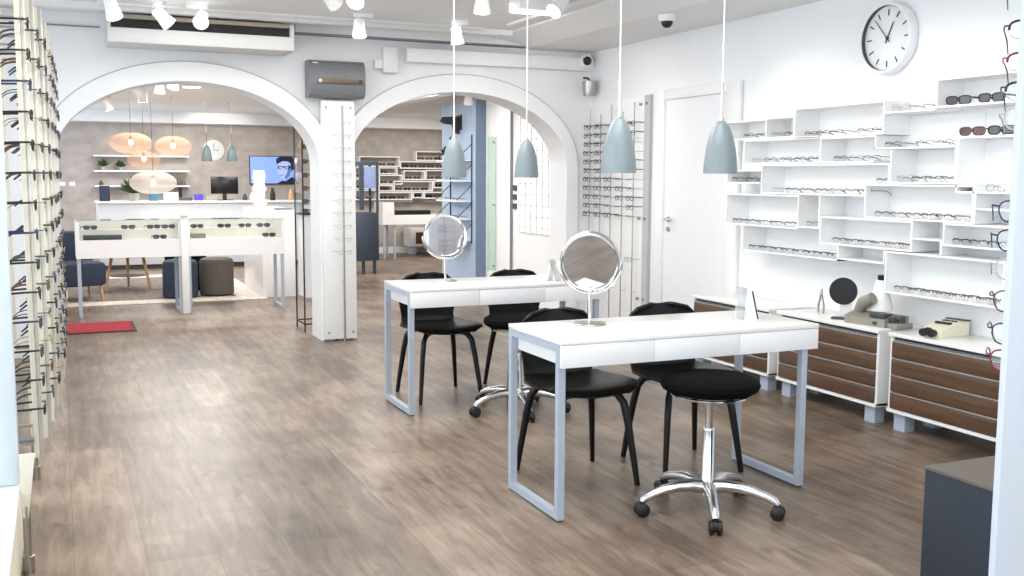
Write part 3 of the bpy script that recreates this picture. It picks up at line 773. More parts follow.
# ------------------------------------------------------------------ PILLAR BOARD + ROD
t = thing('eyewear_board', 'narrow white board on the pillar between the two arches', 'display board', (1.985, 8.385, 0))
B(0, -.03, .015, .275, .036, 1.985, bev=.002).build('board', M['white'], t)
b = MB()
for x in (.035, .24):
    for z in (.07, 1.93): b.lathe([(.009, -.037), (.009, -.03)], (x, 0, z), axis='Y', n=12)
b.build('screw', M['brushed'], t)
t = thing('display_rod', 'tall silver eyewear rod standing before the pillar board', 'display rod', (2.135, 8.27, 0))
MB().cyl((0, 0, 0), (0, 0, 1.94), .0085, None, 10).build('rod', M['brushed'], t)
for z in (.5, 1.0, 1.8): MB().cyl((0, 0, z), (0, .085, z), .004, None, 6).build('bracket', M['chrome'], t)
for j in range(11):
    glasses((2.135, 8.245, 1.78-j*.105), random.uniform(-.1, .1), 'gunmetal' if j % 3 else 'silver', 'rimless', False, 'fine rimless eyeglasses on the pillar rod, %s from top' % ORD[j], 'rimless eyeglasses on the pillar')

# ------------------------------------------------------------------ LEFT WINDOW RACK
rods = [(4.25, 2.4), (4.56, 2.09), (4.86, 2.075), (5.18, 2.06), (5.52, 2.05), (5.88, 2.05), (6.25, 2.05), (6.65, 2.05)]
lc = [('black', 'bold'), ('tortoise', 'bold'), ('black', 'bold'), ('black', 'half'), ('black', 'bold'), ('gunmetal', 'bold'), ('navy', 'bold'), ('gold', 'half')]
for i, (y, zt) in enumerate(rods):
    x = [-.09, -.062, -.038, -.022, -.012, -.004, .003, .008][i]
    t = thing('display_rod', '%s nickel eyewear strip from the camera on the left window rack' % ORD[i], 'display rod', (x, y, 0), group='strips of the left window rack')
    B(-.014, -.011, .30, .0, .011, zt, bev=.002).build('strip', M['strip'], t)
    MB().box(-.034, -.02, .30, -.015, .02, zt, bev=.002).build('backing', M['cream'], t)
    for z in (.353, 2.03): B(-.268-x, -.008, z-.006, -.034, .008, z+.006).build('bracket', M['brushed'], t)
    for j in range(14):
        cl, st_ = lc[(i*5+j*3+(j*j) % 4) % len(lc)]
        glasses((x+.008, y, 1.905-j*.1105), PI/2+random.uniform(-.06, .06), cl, st_, True, '%s eyeglasses, %s from top on the %s strip of the left rack' % (CNAME[cl], ORD[j], ORD[i]), 'eyeglasses on the left window rack')
t = thing('window_rack', 'cream floor-standing frame carrying the eyewear strips along the left window', 'display rack', (-.15, 0, 0))
for y in (3.82, 5.02):
    b = MB(); b.prism([(-.006, y-.012, .20), (.012, y-.012, .20), (.04, y-.012, .42), (-.011, y-.012, .42)], (0, .024, 0)); b.build('bracket_plate', M['cream'], t)
    b = MB(); b.lathe([(.020, 0), (.020, .06), (.013, .062), (.013, .24)], (0.005, y, 0), n=18); b.build('chrome_foot', M['brushed'], t)
for (y, w_) in ((4.12, .09), (4.45, .06), (4.75, .05), (5.1, .09), (5.7, .09), (6.3, .09), (6.9, .09)):
    B(-.19, y-w_/2, .34, -.12, y+w_/2, 2.5, bev=.004).build('upright', M['cream'], t)
for z in (2.5,): B(-.19, 3.80, z, -.12, 7.0, z+.025).build('rail', M['cream'], t)
b = MB()
b.box(-.09, 4.19, .37, .03, 4.21, .382); b.build('grey_bar', M['speaker'], t)
t = thing('window_post', 'bluish white post standing at the lower left window', 'post', (-.216, 3.95, 0))
B(-.05, -.04, .2905, .05, .04, 2.57, bev=.004).build('post_body', M['bluewhite'], t)
t = thing('window_ledge', 'cream ledge cabinet under the left window in the lower left corner', 'cabinet', (-.17, 2.2, 0))
B(-.44, 0, 0, 0, 1.9, .272, bev=.003).build('body', M['cream'], t)
B(-.44, 0, .2725, .006, 1.905, .29, bev=.003).build('top_board', mat('ledge_top', (228, 230, 222), .35, noise=.02), t)

# ------------------------------------------------------------------ RIGHT FOREGROUND PANEL, ITS GLASSES, NAVY BOX
t = thing('foreground_panel', 'tall plain bluish white display panel at the right edge of the room', 'display panel', (1.283, 1.08, 0))
B(0, 0, 0, .40, .012, 2.2, bev=.002).build('board', mat('panel_white', (200, 203, 211), .4, noise=.01), t)
B(0, -.02, 0, .55, .05, .0, bev=0).build('base_plate', M['steel'], t) if False else None
t = thing('display_rod', 'silver eyewear rod hidden behind the right foreground panel', 'display rod', (1.475, 1.20, 0))
MB().cyl((0, 0, 0), (0, 0, 2.0), .006, None, 8).build('rod', M['brushed'], t)
fg = [(1.69, 'silver', 'thin', 'pale topmost'), (1.619, 'black', 'half', 'black browline'), (1.568, 'burgundy', 'half', 'red browline'), (1.521, 'black', 'half', 'short black browline'), (1.474, 'pale', 'thin', 'whitish faint'), (1.324, 'navy', 'thin', 'dark navy wire'), (1.276, 'black', 'thin', 'fine black wire'), (1.229, 'pale', 'thin', 'pale clear'), (1.175, 'brown', 'thin', 'brown wire'), (1.121, 'navy', 'thin', 'thin navy wire'), (1.076, 'burgundy', 'thin', 'dark burgundy wire')]
for (z, cl, st_, lb) in fg:
    glasses((1.456, 1.18, z-.017), math.radians(-50)+random.uniform(-.05, .05), cl, st_, True, lb+' eyeglasses peeking out left of the foreground panel', 'eyeglasses behind the foreground panel')
t = thing('low_plinth', 'navy low plinth box with taupe top at the lower right, beside the foreground panel', 'plinth', (2.545, 1.55, 0))
B(0, 0, 0, .75, .88, .438, bev=.002).build('body', mat('plinth_navy', (42, 48, 58), .85, noise=.14, scale=120, bump=.1), t)
B(-.001, -.001, .4382, .751, .881, .45, bev=.001).build('top', M['taupe'], t)

# ------------------------------------------------------------------ CEILING FITTINGS
def make_spot(kind):
    """origin on the ceiling surface; head looks along -Y tilted down before rotation"""
    t = thing('track_spotlight', 'x', 'spotlight')
    B(-.075, -.016, -.03, .075, .016, 0, bev=.004).build('gear_box', M['white'], t)
    MB().cyl((.03, 0, -.03), (.03, 0, -.075), .009, None, 10).build('arm', M['white'], t)
    h = MB(); h.lathe([(0, .06), (.034, .058), (.04, .05), (.042, .0), (.054, -.07), (.056, -.075), (.05, -.075), (.046, -.06)], n=26, capped=False)
    hd = h.build('head', M['white'], t, (.03, 0, -.10), (math.radians(kind), 0, 0))
    MB().lathe([(0, -.066), (.047, -.066)], n=26, capped=False).build('lens', M['bulb'], hd)
    return t
spots = [ # x,y,z(ceiling), tilt, rz, label
 (.395, 7.45, 2.58, 25, -2.6, 'white cone spotlight at the far upper left, by the black ceiling vent'),
 (.70, 7.75, 2.58, 48, -1.2, 'white spotlight tilted left before the black vent slot'),
 (.95, 7.7, 2.58, -62, -.25, 'glaring white spotlight in front of the black vent slot'),
 (1.56, 6.42, 2.58, 58, -1.0, 'white spotlight pointing down left near the top edge, over the grey box'),
 (1.70, 6.3, 2.58, -45, -.5, 'bright white spotlight near the top edge, right neighbour of the left-pointing one'),
 (2.13, 7.6, 2.58, 10, 2.9, 'white spotlight hanging above and right of the grey wall box'),
 (2.92, 7.65, 2.58, -14, 2.3, 'white spotlight above the right arch crown'),
 (2.53, 6.15, 2.58, 4, 2.6, 'white cylinder spotlight at top centre, over the farther desk'),
 (3.02, 6.05, 2.58, 50, 1.9, 'white spotlight tilted right beside the sloping ceiling cove'),
]
protos = {}
for (x, y, z, ti, rz, lb) in spots:
    s = make_spot(ti); s.location = (x, y, z); s.rotation_euler = (0, 0, rz); s['label'] = lb; s['group'] = 'white spotlights on the main ceiling'
t = thing('ceiling_downlight', 'square white ceiling panel lamp with glowing underside at top centre', 'lamp', (2.99, 6.42, 2.58))
B(-.15, -.09, -.10, .15, .09, 0, bev=.004).build('housing', M['white'], t)
B(-.135, -.078, -.104, .135, .078, -.1002).build('diffuser', M['bulbsoft'], t)
for i, (xa, ya, xb, yb, lb) in enumerate(((3.30, 3.0, 3.34, 7.6, 'long white lighting track along the sloping ceiling cove'), (.3, 7.86, 3.2, 7.90, 'white lighting track running across before the arch wall'))):
    tr = thing('light_track', lb, 'light track', (xa, ya, 2.58))
    B(0, 0, -.02, xb-xa, yb-ya, -.0005).build('rail', M['trimw'], tr)
# ventilation unit over the left arch
t = thing('ceiling_vent_unit', 'long white ventilation box with black slot above the left arch', 'ventilation unit', (.37, 8.06, 2.33))
b = MB(); b.box(0, 0, 0, 1.34, .385, .105, bev=.006); b.box(0, .05, .105, 1.34, .385, .2); b.box(0, -.006, .105, .02, .05, .2); b.box(1.31, -.006, .105, 1.34, .05, .2)
b.build('casing', M['casing'], t)
B(.02, .032, .106, 1.31, .05, .17).build('slot_grille', M['vent'], t)
B(.02, .0, .1705, 1.31, .05, .2, bev=0).build('beige_lip', M['beige'], t)
# grey box over the pillar
t = thing('wall_heater_box', 'grey rounded wall box with bronze strip above the pillar board', 'wall unit', (1.87, 8.424, 2.005))
b = MB(); prof = [(0, 0, 0), (0, -.10, 0), (0, -.145, .02), (0, -.16, .06), (0, -.165, .15), (0, -.15, .25), (0, -.13, .28), (0, -.10, .295), (0, 0, .295)]
b.prism(prof, (.46, 0, 0)); b.build('cover', M['speaker'], t)
B(.06, -.168, .105, .44, -.160, .15, bev=.001).build('bronze_strip', M['bronze'], t)
MB().lathe([(.013, -.172), (.013, -.168)], (.415, 0, .13), axis='Y', n=14).build('round_sensor', M['ink'], t)
b = MB(); b.lathe([(.016, -.171), (.016, -.168)], (.085, 0, .13), axis='Y', n=10); b.build('gold_emblem', M['brass'], t)
b = MB(); b.box(.03, -.146, .268, .075, -.139, .275); b.build('white_badge', M['white'], t)
t = thing('junction_box', 'white box on the wall right of the grey wall box', 'junction box', (2.52, 8.448, 2.235))
B(0, -.06, 0, .125, 0, .21, bev=.005).build('box', M['trimw'], t); B(-.07, -.045, .03, -.001, 0, .10, bev=.004).build('plug', M['white'], t)
# cameras
t = thing('dome_camera', 'white dome security camera on the ceiling in front of the door', 'security camera', (3.93, 6.25, 2.501))
MB().lathe([(.062, 0), (.064, -.03), (.055, -.045), (0, -.045)], n=26, capped=False).build('housing', M['white'], t)
MB().ball((0, 0, -.048), .042, .042, .042).build('dome', M['blackpl'], t)
t = thing('dome_camera', 'white security camera with dark lens in the upper right corner', 'security camera', (4.40, 8.31, 2.41))
b = MB(); b.lathe([(.0, .049), (.062, .049), (.064, .02), (.055, 0), (.0, -.005)], axis='Y', n=26, capped=False); b.build('housing', M['white'], t)
MB().ball((-.01, -.012, 0), .04, .04, .04).build('lens_dome', M['blackpl'], t)
t = thing('wall_speaker', 'small silver cylinder speaker under the corner security camera', 'speaker', (4.41, 8.29, 2.10))
MB().lathe([(0, 0), (.052, 0), (.062, .05), (.066, .13), (0, .135)], n=26, capped=False).build('body', M['brushed'], t)
b = MB(); b.tube([(0, 0, .134), (0, .03, .16), (0, .11, .17)], .01, 8); b.build('mount', M['blackpl'], t)

# ------------------------------------------------------------------ BACK ROOM, LEFT ARCH
MB_ = thing('door_mat', 'red rectangular floor mat in the left archway', 'mat', (-.07, 9.53, 0))
B(0, 0, .0005, .66, .64, .008).build('rubber_edge', M['rub'], MB_); B(.015, .015, .0082, .63, .625, .013).build('pile', M['red'], MB_)
r = thing('area_rug', 'pale woven rug with a dark middle under the poufs and low table', 'rug', (-.1, 11.5, 0))
B(0, 0, .0005, 2.2, 3.3, .009).build('rug_body', M['rug'], r); B(.15, .35, .0092, 1.9, 2.9, .012).build('dark_field', M['rugdk'], r)
def showcase(x0, x1, y0, y1, label):
    t = thing('display_case', label, 'display case', (x0, y0, 0), group='white display cases with glass tops')
    W, D = x1-x0, y1-y0
    b = MB(); b.box(0, 0, .57, W, .018, .745); b.box(0, D-.018, .57, W, D, .745); b.box(0, .018, .57, .018, D-.018, .745); b.box(W-.018, .018, .57, W, D-.018, .745); b.box(.018, .018, .57, W-.018, D-.018, .585)
    b.build('body', M['white'], t)
    b = MB(); b.box(.018, .018, .73, W-.018, D*.5, .744); b.box(.018, D*.5, .73, W-.018, D-.019, .835); b.box(.018, D-.018, .835, W-.018, D-.012, .91); b.build('display_tiers', M['glow'], t)
    b = MB(); b.box(0, 0, .745, .035, D, .925); b.box(W-.035, 0, .745, W, D, .925); b.build('end_panel', M['white'], t)
    b = MB(); b.box(.035, .0, .7455, W-.035, .006, .925); b.box(0, 0, .9255, W, D, .932); b.build('glass', M['glass'], t)
    b = MB(); b.box(0, -.003, .925, W, .004, .933); b.build('top_edge', M['silverline'], t)
    for xa in (.01, W-.04):
        b = MB(); e = .03
        b.box(xa, .01, 0, xa+e, .04, .57); b.box(xa, D-.04, 0, xa+e, D-.01, .57); b.box(xa, .04, 0, xa+e, D-.04, .03); b.build('leg_frame', M['steel'], t)
    return t
showcase(.13, 1.105, 10.62, 11.06, 'white glass-topped display case left of the white cap post')
showcase(1.145, 2.12, 10.62, 11.06, 'white glass-topped display case right of the white cap post')
t = thing('case_post', 'white post with round cap between the two display cases', 'post', (1.125, 10.595, 0))
B(-.035, -.02, 0, .035, .02, .975, bev=.003).build('shaft', M['white'], t); MB().lathe([(.05, .975), (.052, 1.0), (.05, 1.045), (0, 1.05)], n=20, capped=True).build('cap', M['white'], t)
cs = [(.27, 0, 'black', 'far left on the rear tier of the left case'), (.62, 0, 'black', 'middle of the rear tier of the left case'), (.86, 0, 'tortoise', 'second from right on the rear tier, left case'), (1.0, 0, 'black', 'rightmost on the rear tier of the left case'),
      (.90, 1, 'black', 'alone on the front tier of the left case'), (1.28, 0, 'black', 'leftmost on the rear tier of the right case'), (1.55, 0, 'gunmetal', 'second on the rear tier of the right case'),
      (1.76, 0, 'silver', 'third on the rear tier of the right case'), (1.95, 0, 'black', 'rightmost on the rear tier of the right case'), (1.97, 1, 'black', 'dark pair on the front tier of the right case')]
for x, f, cl, lb in cs:
    glasses((x, 10.87 if not f else 10.68, .8358 if not f else .7448), random.uniform(-.2, .2), cl, 'sun', False, CNAME[cl]+' sunglasses, '+lb, 'sunglasses in the display cases', 'sunglasses', 'sunglasses', scale=1.0)
for (x0, x1, lb, m_) in ((.20, .55, 'dark flat box on the front tier of the left case', M['greydk']), (1.2, 1.34, 'grey flat box on the front tier of the right case', M['greybase'])):
    tag(B(x0, 10.68, .7448, x1, 10.78, .79, bev=.003).build('eyewear_tray', m_), lb, 'tray')
def pouf(x, y, r_, h_, m_, label, sq=False):
    t = thing('pouf', label, 'pouf', (x, y, .0125), group='upholstered poufs behind the display cases')
    MB().lathe([(0, 0), (r_-.02, 0), (r_, .02), (r_, h_-.05), (r_-.015, h_-.015), (r_-.05, h_), (0, h_+.005)], n=28, capped=False).build('cushion', m_, t)
    MB().tube([((r_+.001)*math.cos(2*PI*k/32), (r_+.001)*math.sin(2*PI*k/32), h_-.05) for k in range(32)], .004, 5, closed=True).build('piping', m_, t)
pouf(1.21, 11.95, .19, .42, M['navy'], 'navy pouf partly hidden by the legs of the two cases')
pouf(1.62, 12.05, .19, .425, M['pouf'], 'taupe pouf seen under the right display case')
pouf(1.36, 12.75, .24, .46, M['blackfab'], 'black low pouf behind the navy and taupe ones')
t = thing('side_table', 'low round grey table on oak legs behind the left display case', 'table', (.72, 13.0, .0125))
MB().lathe([(0, .40), (.36, .40), (.37, .41), (.36, .425), (0, .425)], n=36, capped=False).build('tabletop', M['greybase'], t)
for k in range(3):
    a = 2*PI*k/3+3.6; MB().cyl((.2*math.cos(a), .2*math.sin(a), .4), (.29*math.cos(a), .29*math.sin(a), 0), .02, .014, 10).build('leg', M['oak'], t)
MB().lathe([(0, .16), (.2, .16), (.21, .17), (.2, .178), (0, .178)], n=30, capped=False).build('lower_shelf', M['greybase'], t)
t = thing('armchair', 'dark navy upholstered chair at the left beyond the display case', 'chair', (.13, 12.1, .0125), .3)
b = MB(); b.box(-.26, -.26, .16, .26, .22, .42, bev=.05); b.build('seat', M['navy'], t)
b = MB(); b.box(-.27, .18, .25, .27, .29, .74, bev=.05); b.build('backrest', M['navy'], t)
for sx in (-1, 1):
    for sy in (-1, 1): MB().cyl((sx*.2, sy*.18, .17), (sx*.22, sy*.22, 0), .018, .012, 10).build('leg', M['oak'], t)
# pedestal and white sculpture
t = thing('display_pedestal', 'white boxy counter pedestal with dark tray right of the cases', 'pedestal', (2.07, 11.65, 0))
B(0, .0, 0, .37, 1.25, .985, bev=.004).build('body', M['white'], t); B(.0, .3, .986, .34, .9, 1.0).build('white_slab', M['white'], t)
tag(B(2.26, 11.75, .9858, 2.44, 11.93, .998, bev=.003).build('flat_tray', M['greydk']), 'dark flat tray lying on the white pedestal', 'tray')
b = MB()
for k in range(9):
    a = PI/4+.12*math.sin(k*1.7); s_ = .085+.012*math.sin(k*2.1); z = 1.0005+k*.048
    b.prism([(2.13+s_*math.cos(a+q*PI/2), 12.1+s_*math.sin(a+q*PI/2), z) for q in range(4)], (0, 0, .048))
tag(b.build('white_tower', M['shelfw']), 'white twisted block tower standing on the pedestal', 'sculpture')
# reception counter
t = thing('reception_counter', 'long white reception counter across the back room', 'counter', (.50, 15.0, 0))
B(0, .8, .07, 3.2, 1.4, .96, bev=.003).build('front_panel', mat('counter_white', (214, 219, 226), .4, noise=.01), t)
B(-.02, .76, .9605, 3.22, 1.44, .99, bev=.003).build('countertop', M['white'], t); B(.05, .84, 0, 3.15, 1.38, .069).build('kick', M['greydk'], t)
t = thing('desktop_monitor', 'black computer monitor on the reception counter', 'monitor', (2.30, 16.0, .9905))
B(-.20, -.02, .10, .20, .02, .36, bev=.006).build('screen', M['screen'], t); b = MB(); b.box(-.03, -.01, .012, .03, .012, .12); b.box(-.12, -.08, 0, .12, .08, .012, bev=.003); b.build('stand', M['blackpl'], t)
t = thing('desk_phone', 'dark phone with raised handset left of the monitor on the counter', 'phone', (1.72, 16.0, .9905))
b = MB(); b.prism([(-.09, -.08, 0), (.09, -.08, 0), (.09, .08, .07), (-.09, .08, .07), ][:4], (0, 0, .02)) if False else b.box(-.10, -.09, 0, .10, .09, .05, bev=.008); b.build('base', M['greydk'], t)
MB().tube([(-.06, 0, .05), (-.065, 0, .12), (-.06, 0, .2)], [.03, .025, .032], 10).build('handset', M['blackpl'], t)
tag(B(1.86, 15.95, .9908, 1.98, 16.07, 1.09, bev=.003).build('small_box', M['violet']), 'small violet box beside the phone on the counter', 'box')
tag(B(2.02, 15.93, .9908, 2.20, 16.05, 1.06, bev=.003).build('small_box', M['greybase']), 'grey low box just left of the monitor', 'box')
for (x, h_, w_, m_, lb) in ((2.60, .10, .06, M['greydk'], 'dark cup right of the monitor'), (2.73, .13, .10, M['white'], 'white card holder on the counter right of the monitor'), (3.02, .19, .07, M['blackpl'], 'tall dark bottle on the counter under the television'), (3.30, .17, .06, M['oak'], 'tan figurine at the right end of the counter')):
    b = MB(); b.lathe([(0, 0), (w_*.55, 0), (w_*.6, h_*.5), (w_*.35, h_*.8), (w_*.3, h_), (0, h_)], n=18, capped=False)
    tag(b.build('counter_ornament', m_, None, (x, 16.0, .9908)), lb, 'ornament')
# television with a blue portrait
t = thing('wall_television', 'flat wall television showing a blue portrait of a man in glasses', 'television', (2.94, YE-.003, 1.225))
B(0, -.04, 0, .82, 0, .47, bev=.004).build('body', M['blackpl'], t)
yy = -.0405
def flat(pts, m_, nm, par, dy): b = MB(); b.poly([(x, dy, z) for x, z in pts]); return b.build(nm, m_, par)
sn = flat([(.012, .012), (.808, .012), (.808, .458), (.012, .458)], M['tvbg'], 'screen', t, yy-.0005)
flat([(.47, .30), (.50, .36), (.56, .40), (.64, .40), (.69, .35), (.70, .24), (.66, .13), (.60, .08), (.54, .09), (.49, .16), (.46, .22)], M['tvskin'], 'portrait_face', sn, yy-.001)
flat([(.60, .08), (.66, .13), (.70, .24), (.70, .34), (.64, .31), (.63, .2), (.58, .12)], M['tvskin2'], 'portrait_shadow', sn, yy-.0015)
flat([(.45, .33), (.44, .42), (.50, .458), (.72, .458), (.76, .38), (.74, .25), (.70, .22), (.69, .34), (.64, .38), (.55, .385), (.48, .35)], M['tvdark'], 'portrait_hair', sn, yy-.002)
flat([(.46, .012), (.54, .06), (.60, .05), (.70, .12), (.78, .08), (.808, .012)], M['tvdark'], 'portrait_suit', sn, yy-.002)
flat([(.465, .265), (.47, .305), (.66, .295), (.70, .30), (.70, .285), (.66, .255), (.59, .25), (.575, .275), (.55, .275), (.535, .25), (.48, .25)], M['tvdark'], 'portrait_glasses', sn, yy-.0025)
flat([(.487, .26), (.488, .292), (.552, .289), (.545, .26)], M['tvskin'], 'portrait_lens', sn, yy-.003)
flat([(.59, .26), (.588, .286), (.65, .283), (.64, .262)], M['tvskin'], 'portrait_lens', sn, yy-.003)
flat([(.50, .15), (.56, .16), (.57, .145), (.51, .14)], M['tvskin2'], 'portrait_mouth', sn, yy-.0025)
# wall clock in the back, two pendants
t = thing('wall_clock', 'pale round clock on the taupe wall behind the green pendants', 'clock', (2.37, YE-.002, 1.78))
MB().lathe([(0, -.02), (.15, -.02), (.17, -.01), (.17, 0)], axis='Y', n=40, capped=False).build('dial', M['clockf'], t)
b = MB(); b.box(-.004, -.026, 0, .004, -.021, .11); b.box(0, -.026, -.004, .08, -.021, .004); b.build('hands', M['ink'], t)
pf = make_pendant(M['pendfar'], 2.36-1.56, .95, False); pf.location = (1.86, 14.5, 1.56)
tag(pf, 'dark green-grey pendant lamp over the counter, in front of the pale clock', 'lamp', 'green-grey pendants over the reception counter')
dup(pf, (2.19, 14.5, 1.56), None, 'dark green-grey pendant lamp over the counter, right of the pale clock')
# rattan lamps
def rattan(x, y, z, rx, rz_, m_, label):
    t = thing('woven_pendant', label, 'lamp', (x, y, z), group='oval woven lamps in the back room')
    b = MB(); b.ball((0, 0, 0), rx, rx, rz_, 36, 20)
    top = [v for v in b.bm.verts if abs(v.co.z) > rz_*.96]
    bmesh.ops.delete(b.bm, geom=top, context='VERTS')
    b.build('woven_shade', m_, t)
    MB().ball((0, 0, .01), .028, .028, .04).build('bulb', M['bulbwarm'], t)
    b = MB(); b.cyl((0, 0, .045), (0, 0, .09), .02, .016, 10); b.cyl((0, 0, .09), (0, 0, 2.36-z), .003, None, 6); b.build('cord', M['greydk'], t)
rattan(.82, 13.25, 1.75, .25, .13, M['rattan'], 'tan woven oval lamp, upper left of the four')
rattan(1.33, 13.5, 1.725, .22, .13, M['rattan'], 'tan woven oval lamp, upper right, before the taupe wall')
rattan(1.0, 13.75, 1.56, .20, .11, M['rattan'], 'small tan woven oval lamp in the middle of the cluster')
rattan(1.04, 13.0, 1.28, .27, .14, M['rattanw'], 'whitish woven oval lamp, lowest of the four')
# shelves on the far wall with pots and bottles
shz = [1.665, 1.428, 1.19]
for i, z in enumerate(shz):
    tag(B(.52, YE-.24, z-.012, 1.95, YE-.001, z+.012).build('wall_shelf', M['white']), ['top', 'middle', 'bottom'][i]+' white shelf on the far wall behind the woven lamps', 'shelf', 'white shelves on the far wall')
def bottle(x, z, h_, r_, m_, lb, n='bottle'):
    b = MB(); b.lathe([(0, 0), (r_, 0), (r_*1.03, h_*.55), (r_*.5, h_*.72), (r_*.4, h_*.98), (0, h_)], n=14, capped=False)
    tag(b.build(n, m_, None, (x, YE-.12, z+.0125)), lb, n, 'ornaments on the far shelves')
def plant(x, y, z, s, lb):
    t = thing('potted_plant', lb, 'plant', (x, y, z))
    MB().lathe([(0, 0), (.05*s, 0), (.065*s, .1*s), (.055*s, .1*s), (0, .09*s)], n=16, capped=False).build('pot', M['pot'], t)
    b = MB()
    for k in range(int(60+60*s)):
        a = random.uniform(0, 2*PI); e = random.uniform(.3, 1.4); ln = random.uniform(.12, .26)*s
        d = Vector((math.cos(a)*math.cos(e), math.sin(a)*math.cos(e), math.sin(e))); o = Vector((0, 0, .09*s))
        sd = d.cross(Vector((0, 0, 1))).normalized()*.03*s
        m_ = o+d*ln*.6+Vector((0, 0, .02*s)); tp = o+d*ln
        b.bm.faces.new([b.bm.verts.new(p) for p in (o, m_+sd, tp, m_-sd)])
    b.build('foliage', M['leaf'], t)
plant(1.0, 15.85, .9905, 1.15, 'bushy green potted plant at the left of the counter')
plant(.66, YE-.12, 1.4405, .55, 'small green plant at the left of the middle far shelf')
plant(.92, YE-.12, 1.4405, .5, 'second small green plant on the middle far shelf')
for i in range(4): bottle(1.66+.07*i, 1.19, .13, .026, M['bronze'], '%s dark bottle from left at the right end of the bottom far shelf' % ORD[i])
for i in range(3): bottle(1.0+.09*i, 1.19, .11, .03, M['pot'], '%s pale jar from left in the middle of the bottom far shelf' % ORD[i], 'jar')
bottle(.62, 1.19, .08, .035, M['bronze'], 'dark squat jar at the left end of the bottom far shelf', 'jar')
for (x, w_, h_, m_, lb) in ((1.22, .12, .2, M['teal'], 'teal upright box on the counter below the white woven lamp'), (1.42, .2, .12, M['white'], 'white low box on the counter right of the teal box'), (.54, .14, .22, M['navy'], 'navy upright box at the left end of the counter')):
    tag(B(x, 15.92, .9908, x+w_, 16.06, .9908+h_, bev=.003).build('counter_box', m_), lb, 'box')
for i, x in enumerate((.02, .16)):
    tag(B(x, YE-.012, 1.19, x+.085, YE-.001, 1.255, bev=.003).build('light_switch', M['white']), ['left', 'right'][i]+' white wall switch on the far wall left of the shelves', 'switch')
# back-room spots
bs = [(1.02, 10.3, 30, .4, 'white spotlight just inside the left arch, brightest of the back room'), (.98, 10.9, 5, 2.0, 'white spotlight behind the brightest back room one'), (.80, 11.7, 40, -1.5, 'white spotlight left of the woven lamps, tilted left'),
      (.62, 14.2, 20, -1.8, 'white spotlight at the far left over the taupe wall'), (.9, 12.4, 5, 1.0, 'white spotlight right above the left woven lamp'), (2.15, 11.6, 12, 2.8, 'white spotlight inside the left arch near its right side'), (2.32, 11.5, 8, 2.2, 'white spotlight inside left arch, right of a twin'), (3.0, 13.2, 12, 2.6, 'white spotlight above the television'),
      (3.35, 13.0, 15, .3, 'glowing spotlight in the middle of the right arch'), (3.75, 12.6, 30, .5, 'white spotlight right of the glowing one in the right arch'), (4.25, 10.95, 25, -.4, 'white spotlight in front of the blue partition')]
for (x, y, ti, rz, lb) in bs:
    s = make_spot(ti); s.location = (x, y, 2.36); s.rotation_euler = (0, 0, rz); s['label'] = lb; s['group'] = 'white spotlights in the back room'
for i, (x, y) in enumerate(((1.45, 10.8), (1.35, 11.6))):
    t = thing('ceiling_lamp', ['nearer', 'farther'][i]+' round white ceiling lamp seen through the left arch', 'lamp', (x, y, 2.36))
    MB().lathe([(.11, 0), (.11, -.05), (0, -.052)], n=28, capped=False).build('housing', M['white'], t)
    MB().lathe([(0, -.053), (.09, -.053)], n=28, capped=False).build('diffuser', M['bulbsoft'], t)

# glass cabinet tucked behind the pillar
t = thing('glass_showcase', 'narrow black-framed glass showcase beside the pillar in the left arch', 'showcase', (1.945, 8.95, 0))
b = MB(); W, D = .26, .34
for (x, y) in ((0, 0), (W-.012, 0), (0, D-.012), (W-.012, D-.012)): b.box(x, y, 0, x+.012, y+.012, 1.98)
for z in (.06, 1.03, 1.97):
    b.box(0, 0, z, W, .012, z+.012); b.box(0, D-.012, z, W, D, z+.012); b.box(0, .012, z, .012, D-.012, z+.012); b.box(W-.012, .012, z, W, D-.012, z+.012)
b.build('frame', M['ink'], t)
b = MB(); zs = [1.12, 1.235, 1.35, 1.47, 1.60]
for z in zs: b.box(.013, .013, z, W-.013, D-.013, z+.006)
b.build('glass_shelf', M['acryl'], t)
b = MB(); b.box(.002, .0125, 1.05, .006, D-.0125, 1.96); b.box(.0125, .002, 1.05, W-.0125, .006, 1.96); b.build('glass_panel', M['glass'], t)
B(.02, .02, .30, W-.02, D-.02, 1.03).build('lower_box', M['white'], t)
for i, z in enumerate([1.0425]+[z+.0065 for z in zs]):
    glasses((2.03, 9.06, z), -.35, 'black' if i % 2 else 'tortoise', 'sun', False, '%s sunglasses, %s from bottom in the narrow glass showcase' % ('black' if i % 2 else 'brown', ORD[i]), 'sunglasses in the narrow showcase', 'sunglasses', 'sunglasses')

# ------------------------------------------------------------------ BACK ROOM, RIGHT ARCH
t = thing('display_cabinet', 'slate grey cabinet with glass upper part behind the pillar', 'display cabinet', (3.66, 13.9, 0))
W, D = .43, .4
B(0, 0, .19, W, D, .86, bev=.004).build('body', M['greycab'], t)
b = MB()
for (x, y) in ((.0, 0), (W-.03, 0), (0, D-.03), (W-.03, D-.03)): b.box(x, y, .86, x+.03, y+.03, 1.52)
b.box(0, 0, 1.52, W, D, 1.57); b.box(.16, .0, .9, .22, .03, 1.52); b.build('frame', M['greycab'], t)
for z in (1.08, 1.28): B(.031, .031, z, W-.031, D-.031, z+.008).build('glass_shelf', M['acryl'], t)
B(.23, .004, 1.2, W-.04, .012, 1.5).build('blue_poster', mat('poster_lilac', (150, 165, 205), .4, noise=.05), t)
for x in (.03, .2, W-.07):
    B(x, .05, 0, x+.04, .09, .19).build('leg', M['greycab'], t)
t = thing('display_case', 'white display case on steel legs far back in the right arch', 'display case', (4.86, 16.3, 0))
W, D = 1.25, .5
